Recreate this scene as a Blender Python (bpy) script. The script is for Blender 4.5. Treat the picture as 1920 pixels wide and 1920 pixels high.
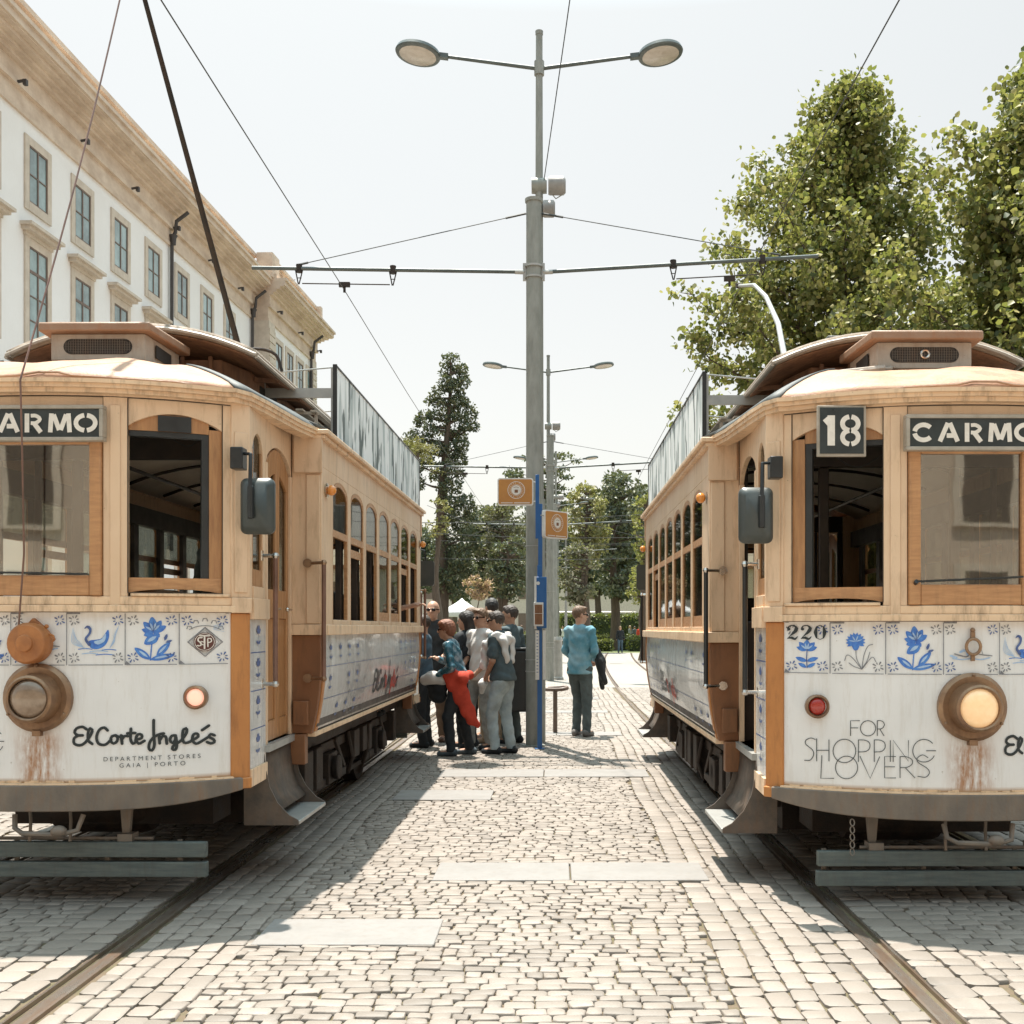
import bpy, bmesh, math, random
import numpy as np
from mathutils import Vector, Matrix
R = math.radians
random.seed(7); rng = np.random.default_rng(7)
for o in list(bpy.data.objects): bpy.data.objects.remove(o)
scene = bpy.context.scene
col = scene.collection

# ------------------------------------------------------------------ camera
# metres; camera looks along +Y, rails run along Y
CAMH = 1.5; FPX = 2000.0; VX = 1040.0; VY = 1178.0
cd = bpy.data.cameras.new('camera'); cam = bpy.data.objects.new('camera', cd); col.objects.link(cam)
cam.location = (0, 0, CAMH); cam.rotation_euler = (R(90), 0, 0)
cd.sensor_width = 36; cd.lens = 36*FPX/1920
cd.shift_x = -(VX-960)/1920; cd.shift_y = (VY-960)/1920
cd.clip_start = 0.05; cd.clip_end = 2000
scene.camera = cam

# ------------------------------------------------------------------ light
SUN_EL = 74.0
tosun = Vector((-0.36, 0.93, 0)); tosun.normalize()
tosun = Vector((tosun.x*math.cos(R(SUN_EL)), tosun.y*math.cos(R(SUN_EL)), math.sin(R(SUN_EL))))
w = bpy.data.worlds.new('World'); scene.world = w; w.use_nodes = True
nt = w.node_tree; bgn = nt.nodes['Background']
sky = nt.nodes.new('ShaderNodeTexSky'); sky.sky_type = 'NISHITA'; sky.sun_disc = False
sky.sun_elevation = R(SUN_EL); sky.sun_rotation = math.atan2(tosun.x, tosun.y)
sky.air_density = 1.0; sky.dust_density = 1.2; sky.ozone_density = 1.6; sky.altitude = 80
hs = nt.nodes.new('ShaderNodeHueSaturation'); hs.inputs['Saturation'].default_value = 0.42; hs.inputs['Value'].default_value = 1.0
nt.links.new(sky.outputs[0], hs.inputs['Color'])
# noon sky, warmed low down; unseen zenith brightened and greened as added fill light
wtc = nt.nodes.new('ShaderNodeTexCoord'); wsp = nt.nodes.new('ShaderNodeSeparateXYZ'); nt.links.new(wtc.outputs['Generated'], wsp.inputs[0])
wr = nt.nodes.new('ShaderNodeValToRGB'); nt.links.new(wsp.outputs[2], wr.inputs[0]); e = wr.color_ramp.elements
e[0].position = .0; e[0].color = (.71,.63,.545,1); e[1].position = .95; e[1].color = (1.8,2.2,2.05,1)
e.new(.50).color = (1.0,.945,.80,1); e.new(.64).color = (1.8,2.15,2.0,1)
wm = nt.nodes.new('ShaderNodeMix'); wm.data_type = 'RGBA'; wm.blend_type = 'MULTIPLY'; wm.inputs[0].default_value = 1
nt.links.new(hs.outputs[0], wm.inputs[6]); nt.links.new(wr.outputs[0], wm.inputs[7]); nt.links.new(wm.outputs[2], bgn.inputs[0])
bgn.inputs[1].default_value = 0.11
sl = bpy.data.lights.new('sun', 'SUN'); sl.energy = 4.6; sl.angle = R(0.55); sl.color = (1.0, 0.93, 0.84)
so = bpy.data.objects.new('sun', sl); col.objects.link(so)
so.rotation_euler = (-tosun).to_track_quat('-Z', 'Y').to_euler()
so.location = (0, 0, 40)
scene.view_settings.view_transform = 'Standard'; scene.view_settings.look = 'None'
scene.view_settings.exposure = 1.12; scene.view_settings.gamma = 1.0
try:
    scene.cycles.max_bounces = 10; scene.cycles.diffuse_bounces = 5; scene.cycles.transparent_max_bounces = 24
    scene.cycles.glossy_bounces = 4
except Exception: pass

# ------------------------------------------------------------------ helpers
def tag(o, label=None, cat=None, group=None, kind=None):
    if label: o['label'] = label
    if cat: o['category'] = cat
    if group: o['group'] = group
    if kind: o['kind'] = kind
    return o
def empty(name, loc=(0,0,0), rz=0.0, label=None, cat=None, group=None):
    o = bpy.data.objects.new(name, None); col.objects.link(o); o.location = loc; o.rotation_euler = (0,0,rz)
    o.empty_display_size = .2
    return tag(o, label, cat, group)
def kids(o): return [c for c in bpy.data.objects if c.parent == o]
def copy_tree(o, parent=None):
    c = o.copy(); col.objects.link(c)
    if parent is not None: c.parent = parent
    for ch in kids(o): copy_tree(ch, c)
    return c
def fin(me, smooth=40, recalc=True):
    if recalc:
        bm = bmesh.new(); bm.from_mesh(me); bmesh.ops.recalc_face_normals(bm, faces=bm.faces[:]); bm.to_mesh(me); bm.free()
    if smooth:
        me.polygons.foreach_set('use_smooth', [True]*len(me.polygons))
        if smooth < 179: me.set_sharp_from_angle(angle=R(smooth))
    me.update()
class MB:
    def __init__(s): s.v = []; s.f = []
    def add(s, vs, fs):
        o = len(s.v); s.v += [tuple(p) for p in vs]; s.f += [[i+o for i in f] for f in fs]; return s
    def bx(s, x0,x1,y0,y1,z0,z1):
        return s.add([(x0,y0,z0),(x1,y0,z0),(x1,y1,z0),(x0,y1,z0),(x0,y0,z1),(x1,y0,z1),(x1,y1,z1),(x0,y1,z1)],
            [[0,3,2,1],[4,5,6,7],[0,1,5,4],[1,2,6,5],[2,3,7,6],[3,0,4,7]])
    def beam(s, a, b, w, h, up=(0,0,1)):
        a = Vector(a); b = Vector(b); d = (b-a).normalized(); u = Vector(up); sx = d.cross(u)
        if sx.length < 1e-4: sx = d.cross(Vector((1,0,0)))
        sx.normalize(); u = sx.cross(d); vs = []
        for p in (a,b):
            for i,j in ((-1,-1),(1,-1),(1,1),(-1,1)): vs.append(p+sx*(w/2*i)+u*(h/2*j))
        return s.add(vs, [[0,1,2,3],[7,6,5,4],[0,4,5,1],[1,5,6,2],[2,6,7,3],[3,7,4,0]])
    def tube(s, pts, r, n=8, closed=False):
        pts = [Vector(p) for p in pts]; m = len(pts); rr = r if hasattr(r,'__len__') else [r]*m
        prev = None; vs = []
        for i,p in enumerate(pts):
            if closed: t = pts[(i+1)%m]-pts[i-1]
            else: t = pts[min(i+1,m-1)]-pts[max(i-1,0)]
            t.normalize()
            if prev is None:
                a = t.cross(Vector((0,0,1)))
                if a.length < .05: a = t.cross(Vector((1,0,0)))
            else: a = prev - t*prev.dot(t)
            a.normalize(); prev = a; b = t.cross(a)
            for k in range(n):
                th = 2*math.pi*k/n; vs.append(p + a*(rr[i]*math.cos(th)) + b*(rr[i]*math.sin(th)))
        fs = []
        for i in range(m if closed else m-1):
            j = (i+1)%m
            for k in range(n):
                l = (k+1)%n; fs.append([i*n+k, i*n+l, j*n+l, j*n+k])
        if not closed: fs += [list(range(n))[::-1], [(m-1)*n+k for k in range(n)]]
        return s.add(vs, fs)
    def lathe(s, prof, c, axis='z', n=24, sy=1.0):
        vs = []; m = len(prof)                     # prof: (radius, height along axis)
        for r,h in prof:
            for k in range(n):
                t = 2*math.pi*k/n; a = r*math.cos(t); b = r*math.sin(t)*sy
                p = {'z':(a,b,h),'y':(a,h,b),'x':(h,a,b)}[axis]
                vs.append((p[0]+c[0],p[1]+c[1],p[2]+c[2]))
        fs = [[i*n+k,i*n+(k+1)%n,(i+1)*n+(k+1)%n,(i+1)*n+k] for i in range(m-1) for k in range(n)]
        fs += [list(range(n))[::-1],[(m-1)*n+k for k in range(n)]]
        return s.add(vs, fs)
    def prism(s, poly, axis, a, b):
        def P(p,h): return {'x':(h,p[0],p[1]),'y':(p[0],h,p[1]),'z':(p[0],p[1],h)}[axis]
        n = len(poly)
        return s.add([P(p,a) for p in poly]+[P(p,b) for p in poly],
            [list(range(n))[::-1],[n+i for i in range(n)]]+[[i,(i+1)%n,n+(i+1)%n,n+i] for i in range(n)])
    def ball(s, c, r, n=10, sc=(1,1,1)):
        vs = [(c[0],c[1],c[2]-r*sc[2])]; m = max(4,n//2)
        for i in range(1,m):
            ph = math.pi*i/m
            for k in range(n):
                t = 2*math.pi*k/n
                vs.append((c[0]+r*sc[0]*math.sin(ph)*math.cos(t), c[1]+r*sc[1]*math.sin(ph)*math.sin(t), c[2]-r*sc[2]*math.cos(ph)))
        vs.append((c[0],c[1],c[2]+r*sc[2])); L = len(vs)-1
        fs = [[0,1+(k+1)%n,1+k] for k in range(n)]
        for i in range(m-2):
            for k in range(n): a=1+i*n; fs.append([a+k,a+(k+1)%n,a+n+(k+1)%n,a+n+k])
        a = 1+(m-2)*n; fs += [[a+k,a+(k+1)%n,L] for k in range(n)]
        return s.add(vs, fs)
    def wp(s, fn, u0,u1,z0,z1,o0,o1,n=1):
        """wall piece swept along a plan path fn(u,off)->(x,y); z0/z1 numbers or f(t)"""
        vs = []
        for i in range(n+1):
            t = i/n; u = u0+(u1-u0)*t
            a = z0(t) if callable(z0) else z0; b = z1(t) if callable(z1) else z1
            for off,z in ((o0,a),(o1,a),(o1,b),(o0,b)):
                x,y = fn(u,off); vs.append((x,y,z))
        fs = [[0,1,2,3],[n*4+3,n*4+2,n*4+1,n*4]]
        for i in range(n):
            for k in range(4): l=(k+1)%4; fs.append([i*4+k,(i+1)*4+k,(i+1)*4+l,i*4+l])
        return s.add(vs, fs)
    def grid(s, rows, th=None):
        """open sheet from rows of points"""
        n = len(rows[0]); vs = [p for r in rows for p in r]
        return s.add(vs, [[i*n+k,i*n+k+1,(i+1)*n+k+1,(i+1)*n+k] for i in range(len(rows)-1) for k in range(n-1)])
    def build(s, name, m, parent=None, smooth=40, bevel=0, solid=0, recalc=True):
        me = bpy.data.meshes.new(name); me.from_pydata(s.v, [], s.f); me.materials.append(m); fin(me, smooth, recalc)
        o = bpy.data.objects.new(name, me); col.objects.link(o)
        if parent: o.parent = parent
        if solid:
            md = o.modifiers.new('solid','SOLIDIFY'); md.thickness = solid; md.offset = 0
        if bevel:
            md = o.modifiers.new('bevel','BEVEL'); md.width = bevel; md.segments = 2; md.limit_method = 'ANGLE'; md.angle_limit = R(50)
        return o

# ------------------------------------------------------------------ materials
def newmat(name):
    m = bpy.data.materials.new(name); m.use_nodes = True; return m, m.node_tree, m.node_tree.nodes['Principled BSDF']
def N(nt, t, **kw):
    n = nt.nodes.new(t)
    for k,v in kw.items():
        if k in n.inputs: n.inputs[k].default_value = v
        else: setattr(n, k, v)
    return n
def ramp(nt, src, stops):
    r = nt.nodes.new('ShaderNodeValToRGB'); e = r.color_ramp.elements
    while len(e) < len(stops): e.new(.5)
    for i,(p,c) in enumerate(stops):
        e[i].position = p; e[i].color = (*c,1) if hasattr(c,'__len__') else (c,c,c,1)
    nt.links.new(src, r.inputs[0]); return r.outputs[0]
def mixc(nt, fac, a, b, mode='MIX'):
    m = nt.nodes.new('ShaderNodeMix'); m.data_type = 'RGBA'; m.blend_type = mode
    for s,v in ((m.inputs[0],fac),(m.inputs[6],a),(m.inputs[7],b)):
        if hasattr(v,'is_linked') or isinstance(v,bpy.types.NodeSocket): nt.links.new(v,s)
        else: s.default_value = v if not hasattr(v,'__len__') else ((*v,1) if len(v)==3 else v)
    return m.outputs[2]
def mat(name, c, rough=.6, metal=0, c2=None, scale=6, stretch=(1,1,1), bump=.0, bscale=60, dirt=0, dirtc=(.12,.08,.05), spec=.5, coat=0, contrast=(.35,.65)):
    m, nt, b = newmat(name); L = nt.links
    tc = N(nt,'ShaderNodeTexCoord'); mp = N(nt,'ShaderNodeMapping'); L.new(tc.outputs['Object'], mp.inputs[0]); mp.inputs['Scale'].default_value = stretch
    if c2 is None: c2 = tuple(x*.82 for x in c)
    nz = N(nt,'ShaderNodeTexNoise', Scale=scale, Detail=6.0, Roughness=.62); L.new(mp.outputs[0], nz.inputs[0])
    f = ramp(nt, nz.outputs[0], [(contrast[0],0.0),(contrast[1],1.0)])
    cc = mixc(nt, f, c, c2)
    if dirt:
        mp2 = N(nt,'ShaderNodeMapping'); L.new(tc.outputs['Object'], mp2.inputs[0]); mp2.inputs['Scale'].default_value = (9,9,1.6)
        n2 = N(nt,'ShaderNodeTexNoise', Scale=2.2, Detail=8.0, Roughness=.7); L.new(mp2.outputs[0], n2.inputs[0])
        f2 = ramp(nt, n2.outputs[0], [(.50,0.0),(.78,dirt)]); cc = mixc(nt, f2, cc, dirtc)
        if dirt > .55:
            n4 = N(nt,'ShaderNodeTexNoise', Scale=26.0, Detail=8.0, Roughness=.75); L.new(tc.outputs['Object'], n4.inputs[0])
            cc = mixc(nt, ramp(nt, n4.outputs[0], [(.66,0.0),(.70,.75)]), cc, tuple(x*.7 for x in dirtc))
    L.new(cc, b.inputs['Base Color'])
    rr = ramp(nt, nz.outputs[0], [(.3,max(.03,rough-.08)),(.7,min(1,rough+.1))]); L.new(rr, b.inputs['Roughness'])
    b.inputs['Metallic'].default_value = metal; b.inputs['Specular IOR Level'].default_value = spec
    b.inputs['Coat Weight'].default_value = coat
    if bump:
        n3 = N(nt,'ShaderNodeTexNoise', Scale=bscale, Detail=5.0); L.new(tc.outputs['Object'], n3.inputs[0])
        bp = N(nt,'ShaderNodeBump', Strength=bump, Distance=.01); L.new(n3.outputs[0], bp.inputs['Height']); L.new(bp.outputs[0], b.inputs['Normal'])
    return m
def emis(name, c, s, base=(.3,.3,.3)):
    m,nt,b = newmat(name); b.inputs['Base Color'].default_value = (*base,1)
    b.inputs['Emission Color'].default_value = (*c,1); b.inputs['Emission Strength'].default_value = s; b.inputs['Roughness'].default_value=.2
    return m
def glassmat(name, tint=(.9,.93,.92), base=.06, boost=1.0, rough=.02):
    m,nt,b = newmat(name); L = nt.links; nt.nodes.remove(b); out = nt.nodes['Material Output']
    fr = N(nt,'ShaderNodeFresnel', IOR=1.5); ma = N(nt,'ShaderNodeMath', operation='MULTIPLY_ADD'); L.new(fr.outputs[0], ma.inputs[0])
    ma.inputs[1].default_value = boost; ma.inputs[2].default_value = base; ma.use_clamp = True
    tr = N(nt,'ShaderNodeBsdfTransparent'); tr.inputs[0].default_value = (*tint,1)
    gl = N(nt,'ShaderNodeBsdfGlossy'); gl.inputs['Roughness'].default_value = rough
    tcx = N(nt,'ShaderNodeTexCoord'); nzx = N(nt,'ShaderNodeTexNoise', Scale=2.5, Detail=1.0); L.new(tcx.outputs['Object'], nzx.inputs[0])
    bpx = N(nt,'ShaderNodeBump', Strength=.018, Distance=.05); L.new(nzx.outputs[0], bpx.inputs['Height']); L.new(bpx.outputs[0], gl.inputs['Normal'])
    mx = N(nt,'ShaderNodeMixShader'); L.new(ma.outputs[0], mx.inputs[0]); L.new(tr.outputs[0], mx.inputs[1]); L.new(gl.outputs[0], mx.inputs[2]); L.new(mx.outputs[0], out.inputs[0])
    return m
def leafmat(name, cols, transl=.35):
    m,nt,b = newmat(name); L = nt.links; out = nt.nodes['Material Output']
    g = N(nt,'ShaderNodeNewGeometry'); c = ramp(nt, g.outputs['Random Per Island'], [(i/(len(cols)-1)*.98,cc) for i,cc in enumerate(cols)])
    L.new(c, b.inputs['Base Color']); b.inputs['Roughness'].default_value = .5; b.inputs['Specular IOR Level'].default_value=.35
    t = N(nt,'ShaderNodeBsdfTranslucent'); c2 = mixc(nt, .5, c, (.30,.34,.05)); L.new(c2, t.inputs[0])
    mx = N(nt,'ShaderNodeMixShader'); mx.inputs[0].default_value = transl; L.new(b.outputs[0], mx.inputs[1]); L.new(t.outputs[0], mx.inputs[2]); L.new(mx.outputs[0], out.inputs[0])
    return m
CREAM = mat('cream_paint', (.73,.52,.345), .42, c2=(.67,.46,.29), scale=1.5, dirt=.62, dirtc=(.30,.18,.095), bump=.12, bscale=35)
CREAM2 = mat('cream_trim', (.80,.575,.375), .42, c2=(.70,.48,.30), scale=3, dirt=.8, dirtc=(.17,.095,.05), bump=.15, bscale=40)
OCHRE = mat('ochre_paint', (.52,.21,.055), .42, c2=(.44,.17,.045), scale=3, dirt=.6, dirtc=(.16,.06,.02), bump=.1, bscale=40)
OCHRED = mat('ochre_brown_paint', (.24,.10,.04), .5, c2=(.18,.075,.03), scale=3, dirt=.7, dirtc=(.08,.04,.02))
WOOD = mat('varnished_wood', (.44,.22,.09), .38, c2=(.33,.15,.06), scale=7, stretch=(6,6,.7), dirt=.4, dirtc=(.10,.05,.02), bump=.1)
WOODH = mat('varnished_wood_sash', (.52,.27,.12), .35, c2=(.40,.19,.08), scale=7, stretch=(1,3,8), dirt=.35, dirtc=(.12,.06,.03))
WOODD = mat('weathered_wood', (.25,.125,.065), .65, c2=(.16,.08,.045), scale=5, stretch=(3,3,1), dirt=.7, dirtc=(.05,.03,.02))
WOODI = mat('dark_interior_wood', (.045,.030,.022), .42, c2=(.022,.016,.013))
FENDER = mat('grimy_bumper_steel', (.19,.15,.115), .6, c2=(.13,.11,.09), scale=7, stretch=(1,1,.5), dirt=.7, dirtc=(.20,.10,.045), bump=.2)
STEPM = mat('step_steel', (.14,.105,.08), .55, c2=(.085,.075,.065), scale=9, dirt=.5, dirtc=(.16,.08,.04), bump=.2, metal=.2)
BOARD = mat('grey_board', (.12,.135,.12), .7, c2=(.08,.095,.09), scale=5, stretch=(1,6,9), dirt=.5, dirtc=(.07,.05,.035), bump=.2)
UNDER = mat('greasy_iron', (.016,.013,.011), .65, c2=(.045,.029,.02), scale=8, bump=.4, metal=.3)
HOOD = mat('peeling_roof_paint', (.30,.145,.075), .6, c2=(.38,.215,.125), scale=7, dirt=.9, dirtc=(.42,.22,.10), bump=.25, contrast=(.45,.55))
MROOF = mat('roof_canvas_rim', (.42,.35,.28), .7, c2=(.30,.24,.18), scale=5, dirt=.7, dirtc=(.2,.13,.08), bump=.3)
CANVAS = mat('dark_roof_canvas', (.055,.062,.062), .6, c2=(.085,.09,.085), scale=3, bump=.2)
VENT = mat('ventilator_paint', (.42,.37,.31), .5, c2=(.34,.29,.24), scale=6, dirt=.6, dirtc=(.22,.14,.09), bump=.15)
LID = mat('rusty_lid', (.30,.19,.125), .55, c2=(.25,.14,.08), scale=5, dirt=.8, dirtc=(.28,.11,.04), bump=.25)
BLACK = mat('black_plastic', (.014,.016,.017), .35, c2=(.022,.024,.024), scale=10)
MIRB = mat('mirror_shell', (.035,.045,.042), .35, c2=(.06,.065,.06), scale=4, dirt=.2, dirtc=(.12,.12,.11))
CHROME = mat('worn_chrome', (.62,.58,.52), .25, metal=1, c2=(.5,.45,.4))
BRASS = mat('tarnished_brass', (.34,.21,.12), .38, metal=.55, c2=(.22,.13,.08), scale=9, dirt=.5, dirtc=(.1,.05,.03))
RAILBR = mat('brown_handrail', (.12,.06,.04), .35, c2=(.2,.1,.07))
LINING = mat('ceiling_lining', (.82,.76,.66), .75, c2=(.72,.66,.56), scale=3)
RUSTB = mat('rusty_orange_drum', (.42,.16,.045), .55, c2=(.30,.11,.035), scale=9, dirt=.6, dirtc=(.1,.05,.03), bump=.2)
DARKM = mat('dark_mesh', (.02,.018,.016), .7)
SIGNG = mat('dark_sign_enamel', (.017,.024,.025), .35, c2=(.03,.038,.038), scale=12)
SIGNF = mat('sign_frame', (.40,.35,.29), .45, c2=(.3,.26,.2), scale=12)
LETW = mat('cream_lettering', (.78,.72,.64), .5, c2=(.68,.62,.54), scale=25)
INK = mat('black_green_ink', (.014,.022,.024), .45)
INKT = mat('thin_green_ink', (.05,.06,.06), .5)
REDI = mat('red_ink', (.45,.03,.015), .5)
BLUEI = mat('tile_blue', (.035,.13,.47), .4, c2=(.08,.25,.62), scale=40)
BLUED = mat('tile_navy', (.045,.075,.20), .4, c2=(.08,.14,.33), scale=40)
BLUEL = mat('tile_pale_blue', (.30,.44,.66), .4, c2=(.42,.56,.72), scale=40)
GREYI = mat('tile_grey_ink', (.14,.14,.15), .5, c2=(.25,.25,.26), scale=60)
MAROON = mat('crest_maroon', (.12,.035,.025), .5)
GLASS = glassmat('saloon_glass', (.55,.56,.51), .03, .55)
WGLASS = glassmat('windshield_glass', (.85,.82,.74), .13, 1.2)
def lensmat(name,c,rough=.12,tr=.0):
    m,nt,b = newmat(name); b.inputs['Base Color'].default_value=(*c,1); b.inputs['Roughness'].default_value=rough; b.inputs['Coat Weight'].default_value=.6
    return m
AMBER = lensmat('amber_lens',(.72,.26,.04)); REDL = lensmat('red_lens',(.38,.025,.015)); PALEL = emis('pale_marker_lit',(1,.50,.36),.42,(.70,.40,.30))
HEADON = mat('headlamp_glass_lit',(.86,.62,.36),.12,c2=(.80,.46,.22),scale=7,coat=.8)
HEADON.node_tree.nodes['Principled BSDF'].inputs['Emission Color'].default_value=(1,.66,.34,1); HEADON.node_tree.nodes['Principled BSDF'].inputs['Emission Strength'].default_value=.16; HEADOFF = mat('headlamp_glass_off',(.20,.14,.095),.18,c2=(.34,.25,.18),scale=7,metal=.4,coat=.8)
STEEL = mat('galvanised_steel', (.30,.305,.275), .55, c2=(.23,.235,.21), scale=9, stretch=(1,1,.35), dirt=.3, dirtc=(.07,.06,.05), metal=.25)
STEELL = mat('light_steel', (.42,.42,.40), .4, c2=(.33,.33,.31), metal=.4)
WIRE = mat('dark_wire', (.03,.035,.035), .5)
SEAM = mat('dark_seam', (.07,.045,.03), .8)
def panelmat():
    """white enamel front panel: faint print wear and rust streaks that ran down under the headlamp"""
    m,nt,b = newmat('white_enamel_front'); L = nt.links
    tc = N(nt,'ShaderNodeTexCoord'); sp = N(nt,'ShaderNodeSeparateXYZ'); L.new(tc.outputs['Object'], sp.inputs[0])
    nz = N(nt,'ShaderNodeTexNoise', Scale=4.0, Detail=5.0); L.new(tc.outputs['Object'], nz.inputs[0])
    base = mixc(nt, ramp(nt, nz.outputs[0], [(.35,0.0),(.7,1.0)]), (.775,.755,.73), (.72,.70,.675))
    mp = N(nt,'ShaderNodeMapping'); L.new(tc.outputs['Object'], mp.inputs[0]); mp.inputs['Scale'].default_value=(13,1,3.0)
    ns = N(nt,'ShaderNodeTexNoise', Scale=2.0, Detail=7.0, Roughness=.7); L.new(mp.outputs[0], ns.inputs[0])
    ax = N(nt,'ShaderNodeMath', operation='ABSOLUTE'); L.new(sp.outputs[0], ax.inputs[0])
    mx = N(nt,'ShaderNodeMapRange'); L.new(ax.outputs[0], mx.inputs[0]); mx.inputs[1].default_value=.04; mx.inputs[2].default_value=.16; mx.inputs[3].default_value=1; mx.inputs[4].default_value=0
    mz = N(nt,'ShaderNodeMapRange'); L.new(sp.outputs[2], mz.inputs[0]); mz.inputs[1].default_value=.99; mz.inputs[2].default_value=.90; mz.inputs[3].default_value=0; mz.inputs[4].default_value=1
    m1 = N(nt,'ShaderNodeMath', operation='MULTIPLY'); L.new(mx.outputs[0],m1.inputs[0]); L.new(mz.outputs[0],m1.inputs[1])
    st = ramp(nt, ns.outputs[0], [(.36,0.0),(.58,1.0)])
    m2 = N(nt,'ShaderNodeMath', operation='MULTIPLY'); L.new(m1.outputs[0],m2.inputs[0]); L.new(st,m2.inputs[1])
    mpg = N(nt,'ShaderNodeMapping'); L.new(tc.outputs['Object'], mpg.inputs[0]); mpg.inputs['Scale'].default_value=(8,1,.9)
    ng = N(nt,'ShaderNodeTexNoise', Scale=2.5, Detail=9.0, Roughness=.75); L.new(mpg.outputs[0], ng.inputs[0])
    base = mixc(nt, ramp(nt, ng.outputs[0], [(.50,0.0),(.75,.45)]), base, (.50,.43,.34))
    ngs = N(nt,'ShaderNodeTexNoise', Scale=34.0, Detail=6.0, Roughness=.7); L.new(tc.outputs['Object'], ngs.inputs[0])
    base = mixc(nt, ramp(nt, ngs.outputs[0], [(.69,0.0),(.72,.6)]), base, (.30,.22,.15))
    c2 = mixc(nt, m2.outputs[0], base, (.36,.17,.075))
    mz2 = N(nt,'ShaderNodeMapRange'); L.new(sp.outputs[2], mz2.inputs[0]); mz2.inputs[1].default_value=.70; mz2.inputs[2].default_value=.675; mz2.inputs[3].default_value=0; mz2.inputs[4].default_value=1
    c3 = mixc(nt, mz2.outputs[0], c2, (.45,.27,.15))
    L.new(c3, b.inputs['Base Color']); b.inputs['Roughness'].default_value=.4
    return m
PANEL = panelmat()
SIDEAD = mat('side_advert_vinyl', (.70,.68,.65), .22, c2=(.45,.44,.42), scale=2.2, stretch=(1,3.5,.6), dirt=.5, dirtc=(.28,.24,.2), coat=.3)
def bannermat():
    m,nt,b = newmat('roof_banner_print'); L = nt.links
    tc = N(nt,'ShaderNodeTexCoord'); mp = N(nt,'ShaderNodeMapping'); L.new(tc.outputs['Object'], mp.inputs[0]); mp.inputs['Scale'].default_value=(1,3.0,.5)
    nz = N(nt,'ShaderNodeTexNoise', Scale=1.5, Detail=1.5); L.new(mp.outputs[0], nz.inputs[0])
    c = ramp(nt, nz.outputs[0], [(.0,(.88,.89,.87)),(.40,(.80,.82,.80)),(.44,(.45,.50,.49)),(.49,(.62,.65,.63)),(.53,(.90,.91,.89)),(1,(.84,.86,.84))])
    n2 = N(nt,'ShaderNodeTexNoise', Scale=4.5, Detail=5.0); mp2 = N(nt,'ShaderNodeMapping'); L.new(tc.outputs['Object'], mp2.inputs[0]); mp2.inputs['Scale'].default_value=(1,1.6,.45); mp2.inputs['Location'].default_value=(0,3,1); L.new(mp2.outputs[0], n2.inputs[0])
    c = mixc(nt, ramp(nt, n2.outputs[0], [(.56,0.0),(.59,.85)]), c, (.05,.075,.07))
    L.new(c, b.inputs['Base Color']); b.inputs['Roughness'].default_value=.55; b.inputs['Specular IOR Level'].default_value=.2
    return m
BANNER = bannermat()

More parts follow.
